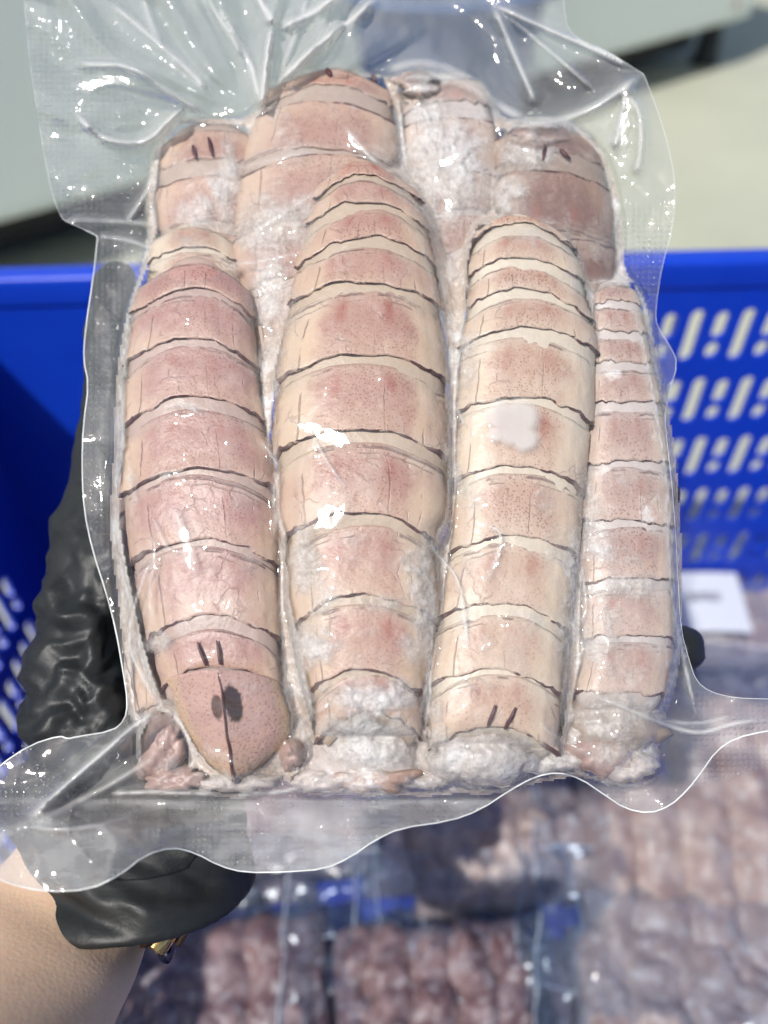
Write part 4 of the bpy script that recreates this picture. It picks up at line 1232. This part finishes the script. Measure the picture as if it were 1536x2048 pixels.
veiln = fbm(GX / 95 + 1, GY / 95, 4, 5, .6)
den = np.maximum(den, packm * 0.60 * sstep(0.50, 0.74, veiln) * (0.55 + 0.45 * sstep(620, 380, GY) + 0.35 * sstep(1000, 1300, GY)))
openg = blur((packm > 0.3) * (~tight) * (np.abs(tt) > 0.96) * 1.0, 2) * packm
den = np.maximum(den, 1.25 * openg * sstep(1500, 1380, GY))
for (cx, cy_, ax, ay, a) in BL:
    q = ((GX - cx + 22 * (fbm(GX / 40, GY / 40, 1) - .5) * 2) / ax) ** 2 + ((GY - cy_ + 22 * (fbm(GX / 40 + 9, GY / 40, 2) - .5) * 2) / ay) ** 2
    den = np.maximum(den, (1.15 * a) * np.exp(-q * 0.95) * (0.72 + 0.56 * fbm(GX / 24 + cx, GY / 24, 5, 4, .65)))
# the flat white patch of ice on the third shrimp
ice = np.zeros(GX.shape)
wx_, wy_ = GX + 8 * (fbm(GX / 30, GY / 30, 5) - .5), GY + 8 * (fbm(GX / 30 + 4, GY / 30, 6) - .5)
for (cx, cy_, r_) in ((1002, 832, 30), (1040, 836, 36), (1024, 858, 32), (1048, 876, 26), (992, 868, 15)):
    ice = np.maximum(ice, sstep(1.38, 0.62, np.hypot(wx_ - cx, wy_ - cy_) / r_))
den = np.maximum(den, 0.35 * ice)
q = ((GX - 1088) / 24) ** 2 + ((GY - 1005) / 36) ** 2
den = np.maximum(den, 0.62 * sstep(1.3, 0.7, q + .3 * (fbm(GX / 30, GY / 30, 3) - .5)))
crk = fbm(GX / 26, GY / 26, 3, 4, 0.6) - 0.5
crk2 = 1 - 2 * np.abs(fbm(GX / 34 + 5, GY / 34, 5, 3) - 0.5)
FZ = np.maximum(np.where(solid, HS + 0.0007, -1), M0 - 0.0014) + np.clip(den, 0, 1) * (0.0020 * crk + 0.0009 * crk2 ** 4) * (1 - ice)
FZ = np.maximum(FZ, np.where(solid, HS + 0.0004, -1))
sel = (den > 0.06) & (packm > 0.10)
def grid_mesh(name, Z, keep, mat, parent=None, attrs=None, poly=None, loc=None):
    ny, nx = GX.shape
    X2, Y2 = GX.copy(), GY.copy()
    if poly is not None:          # cut to the outline and pull the rim vertices on to it
        P = np.asarray(poly)
        def inside(x, y):
            c = np.zeros(x.shape, bool)
            j = len(P) - 1
            for i in range(len(P)):
                xi, yi = P[i]; xj, yj = P[j]
                if yi != yj:
                    c ^= ((yi > y) != (yj > y)) & (x < (xj - xi) * (y - yi) / (yj - yi) + xi)
                j = i
            return c
        keep = inside(GX, GY) & keep
    cell = keep[:-1, :-1] & keep[1:, :-1] & keep[:-1, 1:] & keep[1:, 1:]
    ii, jj = np.nonzero(cell)
    faces = np.stack([ii * nx + jj, (ii + 1) * nx + jj, (ii + 1) * nx + jj + 1, ii * nx + jj + 1], -1)
    if poly is not None:
        cnt = np.zeros(ny * nx, int); np.add.at(cnt, faces.ravel(), 1)
        rimv = np.nonzero((cnt > 0) & (cnt < 4))[0]
        A = P; B = np.roll(P, -1, 0); AB = B - A; l2 = (AB ** 2).sum(1) + 1e-9
        fx, fy = X2.ravel(), Y2.ravel()
        for r in rimv:
            q = np.array([fx[r], fy[r]])
            t = np.clip(((q - A) * AB).sum(1) / l2, 0, 1)
            C_ = A + AB * t[:, None]
            d = ((C_ - q) ** 2).sum(1); k = d.argmin()
            if d[k] < (2.2 * STEP) ** 2:
                fx[r], fy[r] = C_[k]
        X2, Y2 = fx.reshape(ny, nx), fy.reshape(ny, nx)
    used = np.unique(faces)
    remap = np.full(ny * nx, -1); remap[used] = np.arange(len(used))
    vv = V(X2.ravel()[used], Y2.ravel()[used], Z.ravel()[used])
    at = {k: a.ravel()[used] for k, a in (attrs or {}).items()}
    uv = np.stack([X2.ravel()[used] / 1536, 1 - Y2.ravel()[used] / 2048], -1)
    return mesh_obj(name, vv, remap[faces].tolist(), mat, parent, uv=uv, attrs=at, loc=loc)
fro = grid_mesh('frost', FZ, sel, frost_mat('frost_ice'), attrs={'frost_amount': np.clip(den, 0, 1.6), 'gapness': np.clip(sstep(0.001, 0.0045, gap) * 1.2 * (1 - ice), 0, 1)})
tag(fro, 'white crusty frost and ice filling the gaps between the shrimps', 'frost', None, 'stuff')

# the film itself lies on shrimps and frost
OB2 = np.maximum(M0, np.where(sel, FZ, -1)) + 0.0009
OB2 = np.where(packm > 0.02, OB2, M0 + 0.0006)
FF = blur(OB2, 1)
FF = np.maximum(FF, OB2 - 0.0002)
FF = FF * (1 - packm) + (blur(FF, 3) + 0.0003) * packm
# folds: (points, height mm, half width px, haze: stress whitening plus painted glint)
FOLDS = [
  ([(430, 10), (470, 60), (505, 130), (520, 215)], 5, 9, .30), ([(545, 50), (532, 120), (528, 180), (520, 225)], 7, 9, .45),
  ([(500, -40), (530, 20), (548, 52)], 6, 12, .40), ([(690, -20), (620, 30), (556, 60)], 6, 12, .42), ([(760, -10), (670, 65), (600, 120), (550, 175)], 6, 10, .40),
  ([(215, 0), (300, 70), (380, 140), (425, 195)], 4, 12, .22), ([(140, 130), (190, 128), (262, 135), (330, 180), (420, 240)], 5, 10, .25),
  ([(150, 225), (190, 270), (250, 290), (300, 282), (345, 235), (380, 205)], 6, 9, .45), ([(330, 110), (300, 40), (280, -30)], 4, 14, .15),
  ([(620, -20), (590, 80), (560, 150)], 4, 10, .18), ([(380, -40), (440, 40), (500, 120)], 4, 12, .2),
  ([(985, 8), (1060, 45), (1180, 95), (1284, 145)], 4, 6, .55), ([(985, 8), (1020, 90), (1060, 180), (1075, 225)], 5, 9, .28),
  ([(1284, 148), (1230, 190), (1160, 232), (1090, 246), (1030, 240)], 5, 12, .30), ([(1250, 185), (1246, 240), (1226, 302)], 6, 6, .7), ([(1250, 185), (1280, 220), (1284, 290), (1270, 360)], 5, 10, .20),
  ([(1000, 20), (1110, 110), (1200, 190)], 3, 8, .15), ([(860, 150), (930, 160), (1000, 215), (1060, 240)], 3, 14, .25), ([(770, 140), (850, 120), (950, 160)], 3, 14, .2),
  ([(250, 450), (285, 400), (312, 340)], 4, 8, .35), ([(195, 472), (260, 480), (310, 500)], 3, 8, .25), ([(120, 440), (190, 440), (330, 450)], 3, 10, .2),
  ([(52, 1642), (110, 1590), (190, 1520), (260, 1460), (335, 1400)], 12, 13, .50), ([(60, 1650), (150, 1605), (240, 1560), (330, 1500)], 5, 12, .22),
  ([(50, 1650), (120, 1662), (220, 1645), (290, 1620)], 2, 7, .2), ([(212, 1588), (280, 1584), (360, 1586), (445, 1590)], 4, 7, .45),
  ([(310, 1100), (290, 1150), (262, 1225), (256, 1290), (280, 1350), (312, 1412)], 2.5, 5, .5), ([(305, 1250), (296, 1180), (312, 1110), (300, 1060)], 1.2, 4, .4),
  ([(345, 1012), (365, 1060), (382, 1110), (388, 1150)], 1.0, 5, .42), ([(305, 1035), (320, 1070), (335, 1100), (360, 1105)], .8, 3, .4),
  ([(560, 940), (545, 985), (552, 1030), (548, 1070)], 1.6, 4, .5), ([(520, 880), (540, 905), (556, 935)], 1.2, 4, .4),
  ([(870, 1062), (862, 1095), (890, 1125), (915, 1155), (926, 1210), (936, 1300)], 1.3, 4, .55), ([(975, 1040), (982, 1055), (1002, 1062), (998, 1105), (972, 1165)], 1.2, 4, .55),
  ([(1130, 1230), (1168, 1280), (1160, 1320), (1148, 1360)], 1.4, 4, .5), ([(1162, 1120), (1170, 1180), (1172, 1230), (1138, 1280)], 1.3, 4, .45),
  ([(622, 865), (652, 920), (690, 975)], .7, 2.6, .45), ([(905, 800), (918, 825), (930, 850)], .8, 3, .4), ([(868, 1180), (866, 1260), (862, 1330), (860, 1400)], 1.3, 4, .45),
  ([(1262, 590), (1290, 700), (1318, 850), (1334, 960), (1345, 1100), (1350, 1250)], 1.4, 4, .5), ([(1330, 960), (1338, 1100), (1344, 1200), (1370, 1330), (1392, 1430)], 1.5, 5, .45),
  ([(1180, 1390), (1260, 1420), (1330, 1450), (1400, 1470), (1470, 1445), (1540, 1440)], 3, 8, .40), ([(1310, 1440), (1400, 1450), (1470, 1430)], 2, 8, .25),
  ([(620, 1570), (560, 1585), (470, 1590)], 2, 6, .4), ([(1165, 1500), (1100, 1470), (1080, 1440)], 1.5, 5, .3), ([(460, 340), (540, 320), (640, 300)], 1.0, 5, .25), ([(690, 255), (725, 300), (760, 330)], 1.2, 5, .5),
  ([(640, 380), (560, 430), (500, 470)], 1.2, 6, .3), ([(455, 530), (520, 524), (600, 505)], 1.4, 5, .4), ([(830, 460), (850, 500), (870, 600)], 1.0, 4, .3), ([(1180, 566), (1215, 560), (1255, 566)], 1.4, 5, .45),
  ([(850, 400), (870, 470), (905, 480)], 1, 4, .3), ([(660, 1410), (600, 1440), (585, 1480)], 1, 4, .3),
]
haze = np.zeros(GX.shape)
fold = np.zeros(GX.shape)
for (pts, hmm, w, wh) in FOLDS:
    P = resample(smooth_poly(pts, 2), 4.5)
    x0, y0 = P.min(0) - 6 * w; x1, y1 = P.max(0) + 6 * w
    m_ = (GX > x0) & (GX < x1) & (GY > y0) & (GY < y1)
    X, Y = GX[m_], GY[m_]
    d = np.full(X.shape, 1e9)
    tpar = np.zeros(X.shape)
    for i, (a, b) in enumerate(P):
        q = (X - a) ** 2 + (Y - b) ** 2
        u_ = q < d
        d[u_] = q[u_]; tpar[u_] = i / (len(P) - 1)
    d = np.sqrt(d)
    end = sstep(0, 0.15, tpar) * sstep(1, 0.85, tpar) * 0.85 + 0.15
    k = np.exp(-np.abs(d / w) ** 1.5) * end
    wide = np.exp(-(d / (w * 3)) ** 2) * end
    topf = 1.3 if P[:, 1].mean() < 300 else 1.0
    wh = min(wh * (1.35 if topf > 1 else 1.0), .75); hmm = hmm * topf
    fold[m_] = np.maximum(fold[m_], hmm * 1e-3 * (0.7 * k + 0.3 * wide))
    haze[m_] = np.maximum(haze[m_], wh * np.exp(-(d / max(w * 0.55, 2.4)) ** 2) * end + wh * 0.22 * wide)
topm = sstep(330, 120, GY) * (1 - packm)
freem = 1 - packm
FF = FF + fold
# pleats fanning out above the tallest shrimp, flat facets elsewhere on the slack film
def tri(x):
    return np.abs(2 * (x - np.floor(x + 0.5)))
def trin(x, y, k):
    q = (x + y) * 0.366
    X, Y = x + q, y + q
    i = np.floor(X).astype(int); j = np.floor(Y).astype(int); fx = X - i; fy = Y - j
    T = TAB[k % 8]; g = lambda a, b: T[a % 256, b % 256]
    v0, v1, a, b = g(i, j), g(i + 1, j + 1), g(i + 1, j), g(i, j + 1)
    return np.where(fx > fy, v0 * (1 - fx) + a * (fx - fy) + v1 * fy, v0 * (1 - fy) + b * (fy - fx) + v1 * fx)
ra = np.hypot(GX - 525, GY - 260); th_ = np.arctan2(GX - 525, 260 - GY)
fan = sstep(60, 150, ra) * sstep(330, 170, GY) * sstep(900, 720, GX) * (1 - packm)
ph = th_ * 2.6 + 0.55 * vnoise(th_ * 4 + 3, ra / 160, 2)
FF = FF + fan * (0.0085 * (tri(ph) ** 1.2) + 0.0030 * tri(ph * 2.37 + .3)) * np.clip(ra / 260, 0.2, 1.1)
fac = (1 - packm) * (1 - fan) * sstep(560, 430, GY)
FF = FF + fac * 0.010 * (trin(GX / 150 + 2, GY / 130, 3) - .5)
FF = FF + (1 - packm) * 0.0035 * (trin(GX / 85, GY / 95 + 4, 5) - .5)
# tight little facets where the film bridges from shrimp to shrimp
FF = FF + packm * sstep(0.0006, 0.0025, gap) * 0.0022 * (trin((GX + .3 * GY) / 40, GY / 52, 6) - .4)
FF = FF + freem * 0.0035 * (fbm(GX / 120, GY / 160, 4, 3) - .5) + topm * 0.010 * (fbm(GX / 130 + 2, GY / 260, 5, 3) - .5)
# fine crinkle where film bridges a gap
FF = FF + packm * sstep(0.0008, 0.003, gap) * 0.0010 * (1 - 2 * np.abs(fbm(GX / 38, GY / 38, 6, 3) - .5)) ** 3
# film lifted into small flat blisters that mirror the sun
sc_ = np.array(SUN_CAM)
for (cx, cy_, ax, ay, rot, sd) in ((640, 862, 62, 20, .35, 1), (655, 1015, 46, 40, -.4, 2), (374, 1085, 14, 64, -.25, 3), (1000, 1110, 12, 40, .2, 4), (716, 285, 30, 12, .7, 5), (1252, 240, 12, 60, .12, 6), (205, 165, 60, 16, -.1, 7), (970, 1290, 10, 22, .1, 8), (900, 320, 30, 12, -.5, 9), (440, 1510, 34, 10, .4, 10), (1240, 1470, 26, 12, .3, 11)):
    rv = np.array([(cx - 768) / FPX, -(cy_ - 1024) / FPX, -1.0]); rv /= np.linalg.norm(rv)
    nn_ = sc_ - rv; nn_ /= np.linalg.norm(nn_)
    c_, s_ = math.cos(rot), math.sin(rot)
    dx, dy = GX - cx, GY - cy_
    nzs = 16 * (fbm(GX / 26 + sd, GY / 26, sd, 3) - .5) * 2
    q = (((dx * c_ + dy * s_) + nzs) / ax) ** 2 + (((-dx * s_ + dy * c_) + .6 * nzs) / ay) ** 2
    mk = sstep(1.5, 0.8, q)
    z0_ = np.percentile(FF[q < 1], 60)
    plane = z0_ + S_PX * (-nn_[0] / nn_[2] * dx + (nn_[1] / nn_[2] - 0.20) * dy) * 1.0
    core = q < 1.5
    lift = max(0.0, float(np.percentile((FF - plane)[core], 80)))
    FF = FF * (1 - mk) + (plane + lift) * mk
    haze = np.maximum(haze, 0.10 * mk)
haze = np.maximum(haze, 0.60 * ice)
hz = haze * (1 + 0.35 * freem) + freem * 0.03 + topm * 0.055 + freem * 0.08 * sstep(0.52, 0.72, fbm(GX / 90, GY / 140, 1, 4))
hz = hz + packm * sstep(0.001, 0.004, gap) * 0.10
hz = hz + 0.045 * sstep(0.45, 0.75, fbm(GX / 80 + 3, GY / 80, 3, 6, .65)) * (0.4 + 0.6 * packm)
# milky heat seals: lower hem and right strip
hem = sstep(1592, 1602, GY) * (GX < 1180) * freem
FF = FF + 0.009 * sstep(1600, 1660, GY) * sstep(620, 420, GX)
hz = hz + 0.17 * hem + 0.12 * hem * sstep(0.4, 0.65, fbm(GX / 60, GY / 26, 2, 4)) + 0.14 * sstep(1440, 1480, GY) * sstep(1380, 1240, GX) * sstep(1180, 1250, GX) * freem
OUT = [(38, -146), (48, 0), (60, 130), (80, 260), (104, 392), (124, 436), (128, 441), (192, 470), (195, 473), (195, 480), (186, 560), (171, 660), (167, 720), (178, 768), (167, 850), (164, 930), (168, 1020),
       (185, 1100), (214, 1190), (232, 1260), (246, 1340), (256, 1405), (250, 1440), (226, 1462), (150, 1474), (136, 1478), (120, 1471), (60, 1490), (0, 1530), (-50, 1580), (-72, 1660), (-50, 1730),
       (0, 1762), (90, 1784), (180, 1779), (240, 1750), (290, 1710), (345, 1694), (390, 1705), (440, 1732), (490, 1745), (570, 1744), (650, 1738), (700, 1715), (750, 1680), (800, 1656),
       (900, 1642), (960, 1620), (1020, 1580), (1070, 1553), (1115, 1544), (1160, 1556), (1210, 1590), (1250, 1617), (1298, 1627), (1340, 1612), (1375, 1580), (1402, 1545), (1432, 1502),
       (1470, 1476), (1536, 1461), (1612, 1452), (1622, 1400), (1536, 1398), (1470, 1396), (1420, 1384), (1392, 1362), (1378, 1320), (1362, 1260), (1357, 1180), (1351, 1060), (1343, 960), (1336, 900),
       (1329, 830), (1338, 785), (1356, 726), (1340, 692), (1313, 652), (1311, 620), (1322, 540), (1342, 470), (1351, 400), (1346, 330), (1322, 240), (1296, 170), (1287, 148), (1287, 148), (1287, 148), (1270, 138), (1215, 102), (1150, 76), (1128, 40), (1118, -146)]
OUTS = smooth_poly(OUT, 1, True)
emb = np.zeros(GX.shape)
emb = np.maximum(emb, freem * sstep(330, 200, GX) * sstep(20, 80, GY) * sstep(1300, 1150, GY))
emb = np.maximum(emb, freem * sstep(1235, 1262, GX) * sstep(380, 420, GY) * sstep(1000, 900, GY))
emb = np.maximum(emb, freem * sstep(1570, 1590, GY) * 0.75)
emb = np.maximum(emb, freem * sstep(1360, 1400, GX) * sstep(1330, 1380, GY))
allk = np.ones(GX.shape, bool)
bag_loc = V(768, 1024, 0.0)
bag = empty('vacuum_bag', bag_loc)
tag(bag, 'clear vacuum bag with wavy sealed edges shrunk tight over the frozen shrimps', 'vacuum bag')
M_film = film_mat('clear_film', (0.985, 0.985, 0.985), 0.01, 0.080, 0.16, emboss=False)
M_film2 = film_mat('clear_film_embossed', (0.97, 0.98, 0.985), 0.02, 0.13, 0.45)
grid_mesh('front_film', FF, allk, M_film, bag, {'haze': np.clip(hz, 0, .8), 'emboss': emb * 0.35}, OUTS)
# back sheet: sealed to the front at the margins, behind the shrimps in the middle
RB = np.where(solid, -0.022, 0.0)
BZ = blur(RB, 10)
BZ = FF * (1 - sstep(0.0, 0.5, blur(packm, 6))) + (BZ - 0.006) * sstep(0.0, 0.5, blur(packm, 6)) - 0.0006
BZ = BZ - topm * 0.006 * fbm(GX / 100 + 8, GY / 150, 7, 3)
BK = [p for p in OUT]
i0 = BK.index((1402, 1545)); i1 = BK.index((1622, 1400))
BK = BK[:i0] + [(1400, 1568), (1480, 1552), (1540, 1532), (1610, 1505)] + BK[i1:]
grid_mesh('back_film', BZ, allk, M_film2, bag, {'haze': np.clip(haze * .25 + freem * 0.03 + 0.02 * topm + .06 * hem, 0, .6), 'emboss': emb}, smooth_poly(BK, 1, True))
# edge bead coloured white for the light the film edge catches
def film_z(x, y):
    fi = np.clip((y - gy[0]) / STEP, 0, len(gy) - 1.001); fj = np.clip((x - gx[0]) / STEP, 0, len(gx) - 1.001)
    i = fi.astype(int); j = fj.astype(int); a = fi - i; b = fj - j
    return (FF[i, j] * (1 - a) * (1 - b) + FF[i + 1, j] * a * (1 - b) + FF[i, j + 1] * (1 - a) * b + FF[i + 1, j + 1] * a * b)
def edge_mat():
    m = NT('film_edge')
    oc = m.coord()
    nz = m.noise(oc, 60, 3)
    p = m.principled(**{'Base Color': (0.86, 0.88, 0.86), 'Roughness': 0.25})
    tr = m.n('ShaderNodeBsdfTransparent'); ms = m.n('ShaderNodeMixShader')
    m.set(ms.inputs[0], m.step(nz, 0.3, 0.65, 0.35, 0.9))
    m.t.links.new(tr.outputs[0], ms.inputs[1]); m.t.links.new(p.outputs[0], ms.inputs[2])
    return m.finish(ms.outputs[0])
M_edge = edge_mat()
E = resample(OUTS, 5.0, True)
i_tr = int(np.argmin(((E - np.array([1150, 76])) ** 2).sum(1)))
wgt = np.where(E[:, 1] < 460, 0.5, 1.6)
wgt = np.where((E[:, 0] > 1300) & (E[:, 1] < 1440), 0.55, wgt)
vv, f = tube(V(E[:, 0], E[:, 1], film_z(E[:, 0], E[:, 1])), wgt * S_PX, 6, cap=False)
mesh_obj('edge_bead', vv, f, M_edge, bag)
# small air bubbles / droplets trapped under the film, lower left flap
def drop_mat():
    m = NT('droplet')
    return m.finish(m.principled(**{'Base Color': (0.95, 0.96, 0.97), 'Roughness': 0.08, 'Transmission Weight': 0.6, 'IOR': 1.33}).outputs[0])
bm = bmesh.new()
for k in range(170):
    if k < 110: x, y = rng.normal(85, 60), rng.normal(1580, 45)
    elif k < 150: x, y = rng.uniform(230, 300), rng.uniform(150, 260)
    else: x, y = rng.uniform(700, 1250), rng.uniform(0, 220)
    p = V(x, y, float(film_z(np.array([x]), np.array([y]))[0]) + 0.0001)
    bmesh.ops.create_icosphere(bm, subdivisions=1, radius=rng.uniform(0.8, 2.0) * S_PX, matrix=Matrix.Translation(Vector(p)))
bm.verts.ensure_lookup_table()
vv = np.array([v.co[:] for v in bm.verts]); f = [[v.index for v in q.verts] for q in bm.faces]; bm.free()
do = mesh_obj('droplets', vv, f, drop_mat(), bag); do['kind'] = 'stuff'

for o in list(bpy.data.objects):
    if '_loc' in o: del o['_loc']
bpy.context.view_layer.update()
